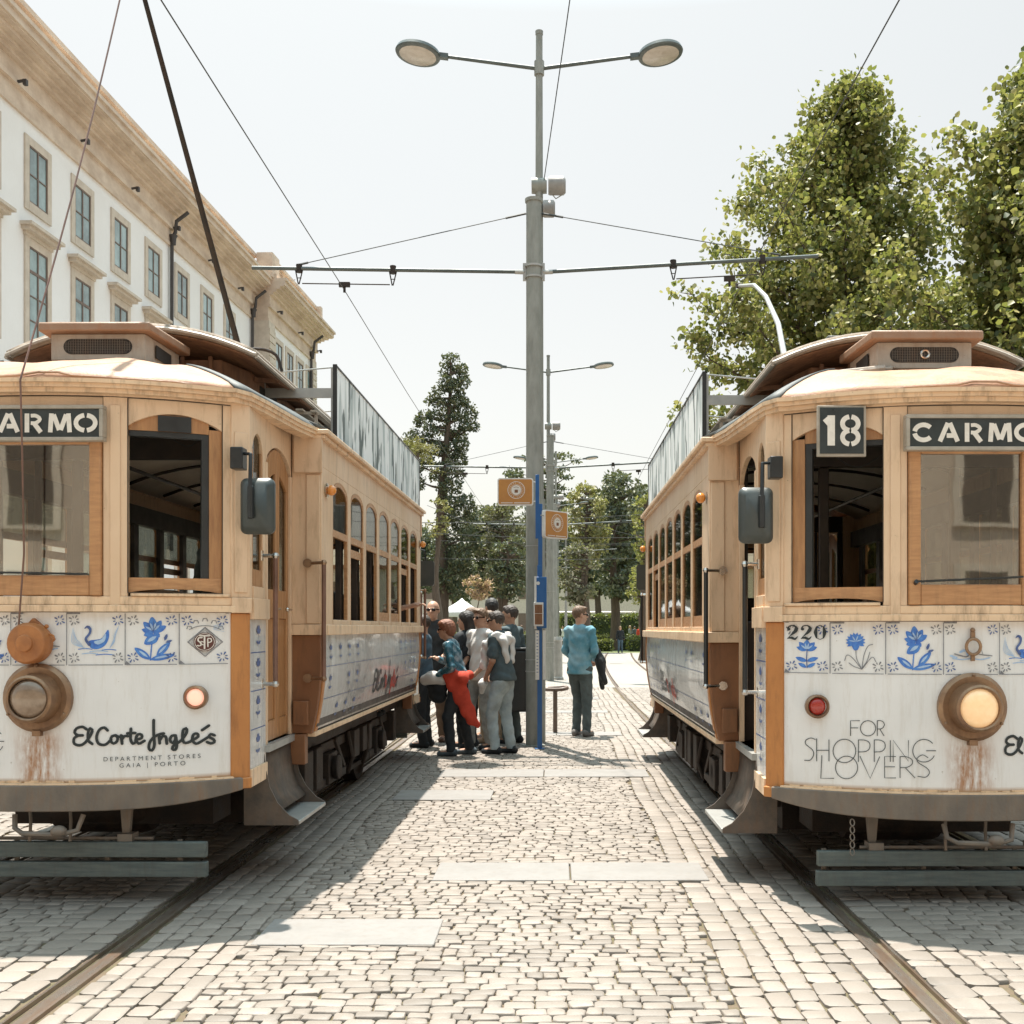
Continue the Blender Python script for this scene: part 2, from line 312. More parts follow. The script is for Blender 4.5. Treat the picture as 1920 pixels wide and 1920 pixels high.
# ------------------------------------------------------------------ flat lettering and ornament
def catmull(pts, step=.006, closed=False):
    P = [np.array(p, float) for p in pts]; n = len(P)
    if n < 3: return P
    out = []; rngi = range(n if closed else n-1)
    for i in rngi:
        p1 = P[i]; p2 = P[(i+1)%n]; p0 = P[i-1] if (i > 0 or closed) else 2*p1-p2; p3 = P[(i+2)%n] if (i+2 < n or closed) else 2*p2-p1
        k = max(1, int(np.linalg.norm(p2-p1)/step))
        for j in range(k):
            t = j/k; out.append(.5*((2*p1)+(-p0+p2)*t+(2*p0-5*p1+4*p2-p3)*t*t+(-p0+3*p1-3*p2+p3)*t**3))
    out.append(P[0] if closed else P[-1]); return out
class Decal:
    """thin paint on a surface: surf(u,v,lift)->xyz"""
    def __init__(s, surf): s.surf = surf; s.mb = MB(); s.l = .0016
    def ribbon(s, pts, w, smooth=True, step=.008, caps=True):
        P = catmull(pts, step) if smooth else [np.array(p,float) for p in pts]
        P = [p for i,p in enumerate(P) if i == 0 or np.linalg.norm(p-P[i-1]) > 1e-5]
        if len(P) < 2: return
        s.l += .00012; n = len(P); ws = w if hasattr(w,'__len__') else [w,w]
        vs = []
        for i,p in enumerate(P):
            t = P[min(i+1,n-1)]-P[max(i-1,0)]; t = t/(np.linalg.norm(t)+1e-9); nn = np.array((-t[1],t[0])); f = i/(n-1)
            ww = np.interp(f, np.linspace(0,1,len(ws)), ws)/2
            vs += [s.surf(*(p+nn*ww), s.l), s.surf(*(p-nn*ww), s.l)]
        s.mb.add(vs, [[2*i,2*i+1,2*i+3,2*i+2] for i in range(n-1)])
        if caps:
            for p,ww in ((P[0],ws[0]),(P[-1],ws[-1])):
                if ww > .004:
                    s.l += .00005; k = 8
                    s.mb.add([s.surf(p[0]+ww/2*math.cos(a*2*math.pi/k), p[1]+ww/2*math.sin(a*2*math.pi/k), s.l) for a in range(k)], [list(range(k))])
    def fill(s, pts, smooth=True):
        P = catmull(pts, .01, True)[:-1] if smooth else pts
        s.l += .00012; c = np.mean([np.array(p) for p in P], axis=0); n = len(P)
        s.mb.add([s.surf(*c, s.l)]+[s.surf(*p, s.l) for p in P], [[0,1+i,1+(i+1)%n] for i in range(n)])
    def petal(s, c, ang, ln, wd):
        a = np.array((math.cos(ang), math.sin(ang))); b = np.array((-a[1],a[0])); c = np.array(c)
        s.fill([c, c+a*ln*.35+b*wd*.5, c+a*ln*.75+b*wd*.38, c+a*ln, c+a*ln*.7-b*wd*.42, c+a*ln*.3-b*wd*.45])
    def circle(s, c, r, w, a0=0, a1=360, sx=1):
        k = max(10,int(abs(a1-a0)/14))
        s.ribbon([(c[0]+sx*r*math.cos(R(a0+(a1-a0)*i/k)), c[1]+r*math.sin(R(a0+(a1-a0)*i/k))) for i in range(k+1)], w, False, caps=False)
    def disc(s, c, r, sx=1):
        s.fill([(c[0]+sx*r*math.cos(2*math.pi*i/20), c[1]+r*math.sin(2*math.pi*i/20)) for i in range(20)], False)
    def text(s, body, c, h, space=1.0, bold=0, sx=1.0):
        cu = bpy.data.curves.new('t','FONT'); cu.body = body; cu.size = 1; cu.align_x = 'CENTER'; cu.align_y='CENTER'; cu.space_character = space; cu.offset = bold
        ob = bpy.data.objects.new('t', cu); col.objects.link(ob); bpy.context.view_layer.update()
        me = ob.to_mesh(); s.l += .0002; k = h/.72
        s.mb.add([s.surf(c[0]+v.co.x*k*sx, c[1]+v.co.y*k, s.l) for v in me.vertices], [list(p.vertices) for p in me.polygons])
        ob.to_mesh_clear(); bpy.data.objects.remove(ob); bpy.data.curves.remove(cu)
    def build(s, name, m, parent): return s.mb.build(name, m, parent, smooth=0, recalc=False) if s.mb.v else None

def multi(name, pairs, parent):
    mb = MB(); idx = []; ms = []
    for dk,m in pairs:
        if dk.mb.v: ms.append(m); idx += [len(ms)-1]*len(dk.mb.f); mb.add(dk.mb.v, dk.mb.f)
    o = mb.build(name, ms[0], parent, smooth=0, recalc=False)
    for m in ms[1:]: o.data.materials.append(m)
    o.data.polygons.foreach_set('material_index', idx); return o
def D(x): return .27*(min(abs(x),1.2)/.945)**2.2
def Fr(u, off):
    e = .01; d = (D(u+e)-D(u-e))/(2*e); l = math.hypot(d,1); return u+off*d/l, D(u)-off/l
def lin(p, q, s=1):
    dx,dy = q[0]-p[0], q[1]-p[1]; l = math.hypot(dx,dy); nx,ny = dy/l, -dx/l
    return lambda u,off: (s*(p[0]+dx*u+nx*off), p[1]+dy*u+ny*off)
def front_surf(x, z, lift): return (x, D(x)-lift, z)
# traced lettering: coordinates as read off the photograph, turned into metres on the tram's front
def trL(cx, cy, off=(0,1120), sc=3.0, tx=-2.76, dz=0):
    px = off[0]+cx/sc; py = off[1]+cy/sc; x = .5
    for _ in range(6):
        d = 5.71+D(x); x = (px-VX)*d/FPX-tx
    return x, CAMH-(py-VY)*d/FPX+dz
def trR(cx, cy): return trL(cx, cy, (1180,1140), 2.595, 2.23, .05)
LOGO = [ # (points, width factor)
 [(490,742),(465,728),(432,738),(422,760),(440,775),(468,776)], [(445,776),(420,792),(420,822),(450,832),(480,818),(512,775),(522,745),(508,735),(498,765),(500,805),(522,824)],
 [(608,748),(590,732),(562,745),(546,785),(558,822),(595,828),(628,800)], [(655,775),(632,782),(626,806),(642,822),(662,808),(664,786),(652,775),(672,784),(690,778)],
 [(684,775),(690,822)], [(690,797),(704,780),(724,780)], [(740,738),(738,795),(750,822),(768,812)], [(720,764),(764,762)],
 [(766,802),(800,790),(800,772),(780,770),(768,795),(784,822),(816,806)],
 [(868,690),(868,760),(872,830),(858,860),(842,850),(846,815),(870,785),(905,768),(925,765)], [(898,775),(902,820)], [(903,802),(920,778),(936,782),(942,822)],
 [(992,776),(970,778),(960,802),(974,818),(990,800),(992,778),(998,830),(990,856),(972,850),(985,828),(1020,806),(1052,762),(1052,735),(1036,742),(1030,780),(1038,815),(1062,815),(1090,800),(1118,782),(1112,765),(1092,770),(1086,800),(1106,822),(1140,806),(1178,782)],
 [(1140,746),(1178,720)], [(1210,775),(1188,768),(1180,784),(1205,798),(1208,814),(1188,820),(1168,812)]]
def circ(cx,cy,r,a0=0,a1=360,n=26,sx=1): return [(cx+sx*r*math.cos(R(a0+(a1-a0)*i/n)), cy-r*math.sin(R(a0+(a1-a0)*i/n))) for i in range(n+1)]
SHOP = [ [(1120,548),(1075,548),(1075,622)],[(1075,583),(1112,583)], circ(1160,585,37), [(1205,622),(1205,548),(1222,548),(1236,556),(1240,568),(1234,581),(1220,588),(1205,588)],[(1217,588),(1238,622)],
 [(905,640),(882,632),(858,643),(857,662),(890,690),(895,715),(878,740),(850,740)], [(910,634),(910,745)],[(970,640),(970,745)],[(910,692),(970,692)], circ(1045,695,57,sx=.97),
 [(1113,748),(1113,641),(1145,643),(1166,655),(1168,680),(1150,697),(1113,700)], [(1190,748),(1190,641),(1220,643),(1240,655),(1242,680),(1225,697),(1190,700)],
 [(1268,643),(1268,748)], [(1282,748),(1282,643),(1356,745),(1356,643)], circ(1432,694,55,40,335), [(1442,694),(1490,694)],
 [(935,716),(930,828),(995,828)], circ(1055,775,55,sx=.98), [(1120,720),(1170,828),(1216,722)], [(1295,722),(1240,722),(1240,826),(1295,826)],[(1240,772),(1290,772)],
 [(1315,826),(1315,722),(1345,723),(1372,736),(1374,758),(1350,774),(1315,776)],[(1340,776),(1388,826)], [(1452,728),(1425,714),(1400,728),(1402,750),(1445,778),(1458,800),(1440,822),(1400,818)]]
SHARP = (0,1,3,4,6,7,8,10,11,12,13,15,16,18,19,20,21,22)
LOGO_P = [[trL(*p) for p in s_] for s_ in LOGO]; SHOP_P = [[trR(*p) for p in s_] for s_ in SHOP]

def corner_orn(dk, c, r=.024):
    for a in range(8):
        t = a*math.pi/4+.3; p = np.array(c)+np.array((math.cos(t),math.sin(t)))*r*.45
        q = np.array(c)+np.array((math.cos(t),math.sin(t)))*r*(1.0 if a%2 else .8)
        dk.ribbon([p,q],[.004,.008 if a%2 else .006],False)
def tile(kind, x0, x1, z0, z1, B, P, K, G):
    """B blue, P pale blue, K navy, G grey ink decals"""
    cx = (x0+x1)/2; cz = (z0+z1)/2; r = random.Random(int((x0+3)*1000))
    for sx in (0,1):
        for sz in (0,1):
            if kind == 'crest' and sx == 0 and sz == 0: continue
            corner_orn(K if r.random()<.6 else G, (x0+.037 if sx==0 else x1-.037, z0+.037 if sz==0 else z1-.037), .027)
    def S(d, pts, w, **k): d.ribbon([(cx+a,cz+b) for a,b in pts], w, **k)
    if kind == 'big':
        for a,l,wd in ((60,.075,.035),(95,.085,.042),(130,.075,.036),(30,.07,.034),(165,.06,.03),(200,.05,.032),(320,.04,.03)):
            B.petal((cx+.005,cz+.035), R(a), l, wd)
        for a in (75,110,150,45): P.petal((cx+.005,cz+.045), R(a), .045, .012)
        for a in (85,120,60): K.ribbon([(cx+.005,cz+.04),(cx+.005+.05*math.cos(R(a)),cz+.04+.055*math.sin(R(a)))],.003,False)
        B.petal((cx+.03,cz+.02),R(215),.085,.05); P.petal((cx+.02,cz+.015),R(215),.055,.018)
        S(B,[(.0,-.005),(-.005,-.05),(-.01,-.115)],.006); S(B,[(-.01,-.115),(.03,-.085),(.07,-.03)],.007)
        B.petal((cx-.01,cz-.112),R(140),.10,.036); P.petal((cx-.02,cz-.10),R(140),.06,.012)
        B.petal((cx+.02,cz-.095),R(50),.10,.035); B.petal((cx-.01,cz-.112),R(12),.12,.032); P.petal((cx+.01,cz-.106),R(12),.08,.011); P.petal((cx+.03,cz-.08),R(50),.06,.012)
        K.petal((cx+.06,cz-.01),R(70),.04,.016); K.petal((cx+.065,cz-.02),R(20),.035,.014)
    elif kind == 'swan':
        B.fill([(cx-.035,cz-.01),(cx-.01,cz-.005),(cx+.03,cz+.005),(cx+.06,cz+.05),(cx+.065,cz+.01),(cx+.045,cz-.035),(cx+.005,cz-.055),(cx-.03,cz-.045)])
        P.fill([(cx-.01,cz-.015),(cx+.03,cz+.0),(cx+.05,cz+.03),(cx+.045,cz-.01),(cx+.01,cz-.03)])
        S(K,[(-.032,-.03),(-.05,.0),(-.03,.03),(-.028,.055),(-.043,.066),(-.056,.055)],[.016,.014,.012,.012,.016,.004])
        for i,(a,b,l) in enumerate(((-.09,-.055,.07),(-.03,-.068,.09),(.03,-.06,.07),(-.07,-.08,.08),(.0,-.086,.09))): S(P if i%2 else B,[(a,b),(a+l/2,b+.004),(a+l,b)],.0045)
        for i in range(6): S(P,[(-.06+.002*i,-.05),(-.08-.008*i,-.02),(-.10-.003*i,.0+.012*i)],.0022); S(P,[(.07,-.05),(.095,-.01+.004*i),(.085+.006*i,.02+.01*i)],.0022)
    elif kind == 'small':
        for a,l,wd in ((50,.06,.03),(90,.06,.034),(130,.06,.03),(20,.055,.026),(160,.055,.026)): B.petal((cx,cz-.015),R(a),l,wd)
        for a in (75,105,140,40): P.petal((cx,cz-.01),R(a),.038,.009)
        S(K,[(0,-.01),(-.003,-.06),(.0,-.11)],.005)
        for sx in (-1,1): B.petal((cx,cz-.075),R(90-sx*70),.06,.024); B.petal((cx,cz-.11),R(90-sx*60),.05,.02)
    elif kind == 'carnation':
        for a in range(-30,230,22): B.petal((cx-.01,cz+.035),R(a),.05,.02)
        B.fill([(cx-.03,cz+.03),(cx+.01,cz+.03),(cx+.0,cz-.01),(cx-.02,cz-.01)])
        for a in (20,70,120,170): P.petal((cx-.01,cz+.035),R(a),.035,.007)
        for pts in ([(-.01,-.01),(-.005,-.06),(.02,-.115)],[(.02,-.115),(-.03,-.05),(-.055,-.04),(-.065,-.07)],[(.02,-.115),(.03,-.04),(.05,.01),(.075,.02)],[(.02,-.115),(.07,-.05),(.09,-.075)],[(.02,-.115),(-.02,-.10),(-.045,-.08)],[(.02,-.11),(.045,-.07),(.06,-.02)]): S(G,pts,.004)
    elif kind == 'ship':
        S(P,[(-.10,-.055),(-.05,-.06),(0,-.055),(.05,-.06),(.10,-.05)],.006); S(G,[(-.09,-.03),(-.03,-.045),(-.01,-.03)],.007); S(P,[(-.06,-.02),(-.03,-.01),(-.02,-.035)],.012)
        S(G,[(.03,-.03),(.06,-.035),(.11,-.04)],.005); S(G,[(.04,.02),(.05,.0),(.06,-.03)],.003); S(P,[(-.11,-.04),(-.08,-.05)],.01)
    elif kind == 'crest':
        S(G,[(0,.062),(.082,-.018),(0,-.098),(-.082,-.018),(0,.062)],.006,smooth=False)
        for k in (.9,.8): S(G,[(0,-.018+.08*k),(.082*k,-.018),(0,-.018-.08*k),(-.082*k,-.018),(0,-.018+.08*k)],.0022,smooth=False)
        for k in range(5):
            a = R(30+30*k); p=(.085*math.cos(a), .0+.085*math.sin(a)+.012); S(G,[(p[0]-.012,p[1]),(p[0]-.008,p[1]+.014),(p[0]+.008,p[1]+.014),(p[0]+.012,p[1])],.0045,smooth=False)
        S(G,[(-.075,.05),(-.04,.066),(0,.072),(.04,.066),(.075,.05)],.004)
        for i in range(5): S(P,[(.04,.05+.005*i),(.09,.04+.012*i)],.002)
def stencil(d, ch, c, h, w):
    """heavy stencil capital built from strokes; returns nothing; centre c, height h, advance w"""
    t = h*.235; x,z = c; a = w*.36; b = h/2-t/2
    def rb(pts, **k): d.ribbon([(x+p*a, z+q*b) for p,q in pts], t, False, caps=False, **k)
    def arc(a0,a1,sx=1.0): d.circle((x,z), b, t, a0, a1, sx*a/b)
    if ch == 'C': arc(40,172,1.05); arc(188,320,1.05)
    if ch == 'O': arc(98,262,1.15); arc(-82,82,1.15)
    if ch == 'A': rb([(-1.05,-1.2),(-.1,1.25)]); rb([(1.05,-1.2),(.12,1.25)]); rb([(-.25,-.42),(.55,-.42)])
    if ch == 'R':
        rb([(-.8,-1.25),(-.8,1.25)]); d.ribbon([(x-.35*a,z+b*.95),(x+.25*a,z+b*.95),(x+.75*a,z+b*.5),(x+.25*a,z-.0*b),(x-.35*a,z-.02*b)],t*.8,True,caps=False); rb([(.05,-.05),(.85,-1.25)])
    if ch == 'M': rb([(-1.15,-1.25),(-1.0,1.25)]); rb([(1.15,-1.25),(1.0,1.25)]); rb([(-.75,1.1),(-.08,-.95)]); rb([(.75,1.1),(.08,-.95)])
    if ch == '1': rb([(.15,-1.25),(.15,1.25)]); rb([(.1,1.0),(-.75,.6)])
    if ch == '8':
        for s_ in (1,-1):
            for a0,a1 in ((98,262),(-82,82)): d.circle((x,z+s_*b*.52), b*.52, t*.60, a0, a1, 1.15)

# ------------------------------------------------------------------ tram
LT = 7.63; YB0 = 1.38; YB1 = 6.25; HW = 1.20
WY = [1.72+.62*i for i in range(7)]; WW = .525
def skirt(z):
    t = (1.46-z)/.66; return 1.19+.012*math.sin(max(0,min(1,t))*math.pi)*1.0-.055*max(0,t)**2.2
def tram(name, loc, rz, label, side):
    """side=+1: the side facing the platform is +x (left tram), -1: right tram"""
    LEFT = side > 0
    T = empty(name, loc, rz, label, 'tram')
    # ---------------- end vestibules
    for end in (0,1):
        def fb(mb, nm, m, parent=T, **k):
            if end: mb.v = [(x,LT-y,z) for x,y,z in mb.v]
            return mb.build(nm, m, parent, **k)
        p = MB(); p.wp(Fr,-.945,.945,.655,1.585,-.03,0,28); fp = fb(p,'front_panel',PANEL)
        p = MB(); p.wp(Fr,-.99,.99,lambda t:.525+.075*abs(2*t-1)**4,lambda t:.665-.0*t,-.02,.055,32); fd = fb(p,'bumper_skirt',FENDER,bevel=.006)
        p = MB(); p.wp(Fr,-.95,.95,.652,.672,.0,.045,32)
        for q in range(40):
            u = random.uniform(-.93,.9); p.wp(Fr,u,u+random.uniform(.02,.09),.648,.672+random.uniform(.003,.014),.0,.012,2)
        fb(p,'chipped_paint_edge',CREAM2,fd)
        p = MB(); p.wp(Fr,-.96,.96,1.585,1.625,-.03,.035,28); p.wp(Fr,-.955,.955,1.6255,1.672,-.03,.018,28)
        p.wp(Fr,-.935,-.47,1.673,1.69,-.03,.03,6); p.wp(Fr,.47,.935,1.673,1.69,-.03,.03,6); fb(p,'waist_rail',CREAM2,bevel=.004)
        p = MB()
        for s in (-1,1):
            p.wp(Fr,*sorted((s*.335,s*.455)),1.6725,2.745,-.06,.012,3); p.wp(Fr,*sorted((s*.37,s*.42)),1.60,2.70,.0125,.02,2)
            p.wp(Fr,*sorted((s*.905,s*.95)),1.6725,2.745,-.06,.004,2)
            u0,u1 = sorted((s*.4555,s*.9045)); p.wp(Fr,u0,u1,lambda t:2.595+.075*math.sin(math.pi*t)**.8,2.745,-.04,.0,14)
        p.wp(Fr,-.334,.334,2.55,2.745,-.05,.0,8)
        p.wp(Fr,-.965,.965,2.7455,2.80,-.05,.012,28); fb(p,'vestibule_frame',CREAM,bevel=.003)
        # dark joints between the boards and frames
        p = MB(); p.wp(Fr,-.94,.94,1.5855,1.5885,.0355,.0375,28); p.wp(Fr,-.94,.94,1.6235,1.6265,.0355,.037,28) if False else None
        p.wp(Fr,-.94,.94,2.742,2.7455,.0005,.0135,28)
        for s in (-1,1):
            for u in (.334,.4555,.9045): p.wp(Fr,s*u-.0022,s*u+.0022,1.69,2.74,.0005,.0128 if u>.34 and u<.9 else .0045,1)
            p.wp(Fr,*sorted((s*.457,s*.9035)),1.6902,1.6935,.0305,.032,6)
        fb(p,'joint_lines',SEAM)
        # corner posts
        for s in (-1,1):
            A = lin((.9455,.266),(1.03,.335),s)
            p = MB(); p.wp(A,0,1,.63,1.584,-.04,0.012); p.wp(A,-.05,1.03,.60,.66,-.04,.03)
            fb(p,'corner_post',OCHRE,bevel=.006)
            p = MB(); p.wp(A,-.04,1.04,1.5855,1.672,-.04,.03); p.wp(A,0,1,1.6725,2.80,-.04,.010); p.wp(A,.15,.85,1.70,2.60,.0105,.018); fb(p,'corner_pillar',CREAM,bevel=.004)
            Bs = lin((1.032,.338),(1.02,.70),s)
            p = MB(); p.wp(Bs,.02,1,.70,1.55,-.03,0); lp = fb(p,'side_tile_panel',SIDEAD)
            if not end:
                G_ = Decal(lambda u,v,l,s=s:(s*(1.031-.012*u/.36+l), .338+u, v))
                for z in (.92,1.14,1.36): G_.ribbon([(.02,z),(.35,z)],.006,False,caps=False)
                for z in (.83,1.05,1.27,1.46):
                    G_.ribbon([(.17,z-.07),(.18,z)],.005); [G_.petal((.18,z+.01),R(a_),.055,.026) for a_ in (30,70,110,150)]; [G_.petal((.175,z-.05),R(a_),.05,.018) for a_ in (20,160)]
                G_.build('tile_print',BLUED,lp)
            p = MB(); p.wp(Bs,0,1,.60,.70,-.03,.012); fb(p,'side_sill',CREAM2,bevel=.003)
            p = MB(); p.wp(Bs,0,1,1.551,1.672,-.03,.025)
            p.wp(Bs,.0,.14,1.6725,2.80,-.03,.0); p.wp(Bs,.82,1,1.6725,2.80,-.03,.0); p.wp(Bs,.1405,.8195,lambda t:2.53+.10*math.sin(math.pi*t)**.7,2.80,-.03,0,12); p.wp(Bs,.1405,.8195,1.6725,1.74,-.03,.01)
            p.wp(Bs,.14,.82,1.6725,1.70,-.029,-.001); fb(p,'side_pillar',CREAM,bevel=.003)
            p = MB(); p.wp(Bs,.141,.24,1.741,2.53,-.028,-.006); p.wp(Bs,.72,.819,1.741,2.53,-.028,-.006); p.wp(Bs,.2405,.7195,1.741,1.84,-.028,-.006)
            q = fb(p,'side_window',WOOD); p = MB(); p.wp(Bs,.241,.719,1.841,2.62,-.018,-.014); fb(p,'pane',GLASS,q)
            # doorway header, threshold
            Dr = lin((1.02,.7005),(1.0,1.3795),s)
            p = MB(); p.wp(Dr,0,1,lambda t:2.50+.13*math.sin(math.pi*t)**.6,2.80,-.03,.0,16); p.wp(Dr,.0,.05,.80,2.50,-.03,.005); p.wp(Dr,.95,1,.80,2.50,-.03,.005); fb(p,'door_arch',CREAM,bevel=.003)
            p = MB(); p.wp(Dr,-.05,1,.76,.80,-.10,.03); fb(p,'door_sill',STEELL)
            opened = (not LEFT) and s == -1 and not end
            if not opened:
                for k in (0,1):
                    a,b = (.055,.495) if k == 0 else (.505,.945)
                    p = MB(); c = (b-a)*.17
                    p.wp(Dr,a,a+c,.81,2.50,-.045,-.012); p.wp(Dr,b-c,b,.81,2.50,-.045,-.012)
                    p.wp(Dr,a+c,b-c,.81,.93,-.044,-.013); p.wp(Dr,a+c,b-c,1.56,1.74,-.044,-.013); p.wp(Dr,a+c,b-c,.93,1.56,-.038,-.026)
                    hz = (lambda t,k=k: 2.40+.11*math.sin(math.pi*(t*.5+(.5 if k else 0)))); p.wp(Dr,a,b,lambda t,k=k:2.36+.11*math.sin(math.pi*(t*.5+(.5 if k else 0))),lambda t,k=k:2.505+.12*math.sin(math.pi*(t*.5+(.5 if k else 0))),-.0445,-.0125,8)
                    q = fb(p,'door_leaf',WOOD,bevel=.004)
                    p = MB(); p.wp(Dr,a+c,b-c,1.741,2.47,-.03,-.026); fb(p,'pane',GLASS,q)
                    p = MB(); xx,yy = Dr((a+b)/2,0.03); p.tube([(xx,yy-.06,1.62),(xx,yy+.05,1.62)],.008); p.ball((xx-.0*s,yy-.06,1.62),.014); fb(p,'handle',CHROME,q)
            else:
                p = MB(); p.bx(-1.0,-.66,.735,.775,.82,2.50); p.bx(-.99,-.93,.79,.83,.82,2.48); q = fb(p,'folded_door_leaf',WOOD,bevel=.004)
                p = MB(); p.tube([(-.96,.90,.82),(-.96,.90,2.5)],.012); fb(p,'door_pole',BLACK)
            # bulkhead end of the saloon
            p = MB(); p.bx(*sorted((s*1.002,s*HW)),YB0,YB0+.05,1.5255,2.80); p.bx(*sorted((s*1.10,s*1.19)),YB0-.012,YB0-.0005,1.53,2.52); p.bx(*sorted((s*1.02,s*(HW+.01))),YB0-.03,YB0-.0005,2.53,2.80)
            fb(p,'bulkhead',CREAM,bevel=.004)
            p = MB(); p.bx(*sorted((s*1.002,s*(HW+.03))),YB0-.03,YB0+.05,1.455,1.525); fb(p,'bulkhead_rail',CREAM2,bevel=.004)
            p = MB(); p.prism([(s*1.0,.80),(s*1.0,1.4545)]+[(s*skirt(z),z) for z in np.linspace(1.4545,.80,8)],'y',YB0,YB0+.05)
            p.bx(*sorted((s*1.0,s*1.10)),YB0-.04,YB0+.04,.60,.799); p.bx(*sorted((s*1.02,s*1.12)),YB0-.05,YB0-.0005,.86,1.02)
            fb(p,'bulkhead_panel',OCHRED,bevel=.006)
            # step below the door with its curved cheeks
            def cheek(y0,y1,mb):
                prof = [(.90,.76),(1.02,.76),(1.03,.66),(1.055,.55),(1.10,.46),(1.17,.385),(1.225,.355),(1.225,.325),(.90,.325)]
                mb.prism([(s*a,b) for a,b in prof],'y',y0,y1)
            p = MB(); cheek(.66,.672,p)
            rows = [[(s*a,y,b) for y in (.6725,1.3595)] for a,b in ((1.0,.755),(1.005,.66),(1.02,.56),(1.055,.46),(1.10,.40))]; p2 = MB(); p2.grid(rows)
            q = fb(p,'door_step',STEPM); p = MB(); cheek(1.36,1.372,p); fb(p,'step_cheek',STEPM,q); fb(p2,'step_back',STEPM,q,solid=.006)
            p = MB(); p.bx(*sorted((s*.98,s*1.232)),.6725,1.3595,.328,.352); fb(p,'step_tread',STEELL,q,bevel=.004)
            # hand rails either side of the doorway
            for (hx,hy) in ((1.10,.62),(1.235,YB0-.09)):
                p = MB(); p.tube([(s*hx,hy,1.17),(s*hx,hy,1.94)],.015); q = fb(p,'hand_rail',RAILBR if LEFT else BLACK)
                for z in (1.17,1.93):
                    p = MB()
                    if hy < 1: p.tube([(s*hx,hy,z),(s*(hx-.09),hy,z)],.012); p.ball((s*(hx),hy,z),.022,8); p.tube([(s*(hx-.085),hy,z-.03),(s*(hx-.085),hy,z+.03)],.014)
                    else: p.tube([(s*hx,hy,z),(s*(hx-.05),hy+.02,z),(s*(hx-.12),YB0-.01,z)],.011); p.ball((s*hx,hy,z),.021,8); p.lathe([(.03,-.012),(.03,0)],(s*(hx-.12),YB0-.03,z),'y',10)
                    fb(p,'rail_bracket',CHROME if not LEFT or hy<1 else BRASS,q)
            # marker light
            p = MB(); cy = D(.785); p.lathe([(.045,.02),(.064,.018),(.066,-.02),(.056,-.03),(.05,-.022),(.048,0)],(s*.785,cy-.01,1.12),'y',28); q = fb(p,'marker_light',BRASS)
            p = MB(); p.ball((s*.785,cy-.02,1.12),.047,16,(1,.42,1)); fb(p,'lens',(PALEL if LEFT else REDL) if not end else REDL,q)
            # mirror on its arm (only on the leading end's platform side and far end)
            if s == side:
                my = .20; p = MB(); mx = s*1.115
                rr = .035; out = [(mx-.095+rr+ (0.19-2*rr)*a + rr*math.cos(t), 2.02+rr+(.31-2*rr)*b+rr*math.sin(t)) for (a,b,t0) in ((1,1,0),(0,1,90),(0,0,180),(1,0,270)) for t in [R(t0+j*22.5) for j in range(5)]]
                p.prism(out,'y',my,my+.02)
                inn = [((x-mx)*.72+mx,(z-2.175)*.78+2.175) for x,z in out]; n=len(out)
                p.add([(x,my,z) for x,z in out]+[(x,my-.05,z) for x,z in inn],[[i,(i+1)%n,n+(i+1)%n,n+i] for i in range(n)]+[[n+i for i in range(n)]])
                q = fb(p,'mirror',MIRB,smooth=60)
                p = MB(); p.tube([(mx-s*.02,my-.06,2.10),(mx-s*.02,my-.07,2.30),(mx-s*.03,my-.03,2.46),(s*1.0,my+.02,2.47)],.011); p.tube([(mx-s*.02,my-.062,2.10),(mx-s*.02,my-.062,2.28)],.018)
                p.bx(*sorted((s*.97,s*1.04)),my-.03,my+.06,2.38,2.50); fb(p,'mirror_arm',BLACK,q,bevel=.008)
            # amber indicator
            p = MB(); p.lathe([(.045,0),(.05,.012),(.03,.02)],(s*(HW),YB0+.12,2.43),'x',14); q = fb(p,'indicator_light',CHROME)
            p = MB(); p.ball((s*(HW+.04),YB0+.12,2.43),.036,12,(.95,1,1)); fb(p,'lens',AMBER,q)
        # windshield
        p = MB(); y0 = -.006
        p.bx(-.333,-.27,y0,y0+.05,1.675,2.53); p.bx(.27,.333,y0,y0+.05,1.675,2.53); p.bx(-.2695,.2695,y0+.001,y0+.049,1.675,1.785); p.bx(-.2695,.2695,y0+.001,y0+.049,2.485,2.53)
        q = fb(p,'windshield',WOODH,bevel=.006)
        p = MB(); p.bx(-.272,.272,.018,.023,1.78,2.49); fb(p,'pane',WGLASS,q)
        p = MB(); p.beam((-.30,-.02,1.80),(.27,-.018,1.825 if not LEFT else 1.79),.012,.010); p.tube([(-.30,.0,1.79),(-.30,-.025,1.80)],.012); fb(p,'wiper',BLACK,q)
        for s in (-1,1):
            p = MB(); u0,u1 = sorted((s*.50,s*.90)); 
            p.wp(Fr,*sorted((s*.456,s*.903)),lambda t:1.692+.022*math.sin(math.pi*t)**.7,1.775,-.05,-.012,10); fb(p,'window_sash',WOODH)
            p = MB(); p.wp(Fr,*sorted((s*.845,s*.904)),1.7755,2.60,-.045,-.012,1); p.wp(Fr,*sorted((s*.456,s*.844)),2.575,2.665,-.045,-.015,4); fb(p,'window_surround',WOOD)
            p = MB(); p.wp(Fr,*sorted((s*.81,s*.8445)),1.776,2.56,-.06,-.02,1); p.wp(Fr,*sorted((s*.457,s*.8445)),2.545,2.574,-.06,-.02,4); p.wp(Fr,*sorted((s*.60,s*.76)),2.575,2.66,-.014,-.006,2); fb(p,'window_seal',BLACK)
        # destination sign
        p = MB(); p.bx(-.365,.365,-.055,-.0,2.495,2.515); p.bx(-.365,.365,-.055,-.0,2.665,2.685); p.bx(-.365,-.345,-.055,-.0,2.5155,2.6645); p.bx(.345,.365,-.055,-.0,2.5155,2.6645); ds = fb(p,'destination_sign',SIGNF,bevel=.003)
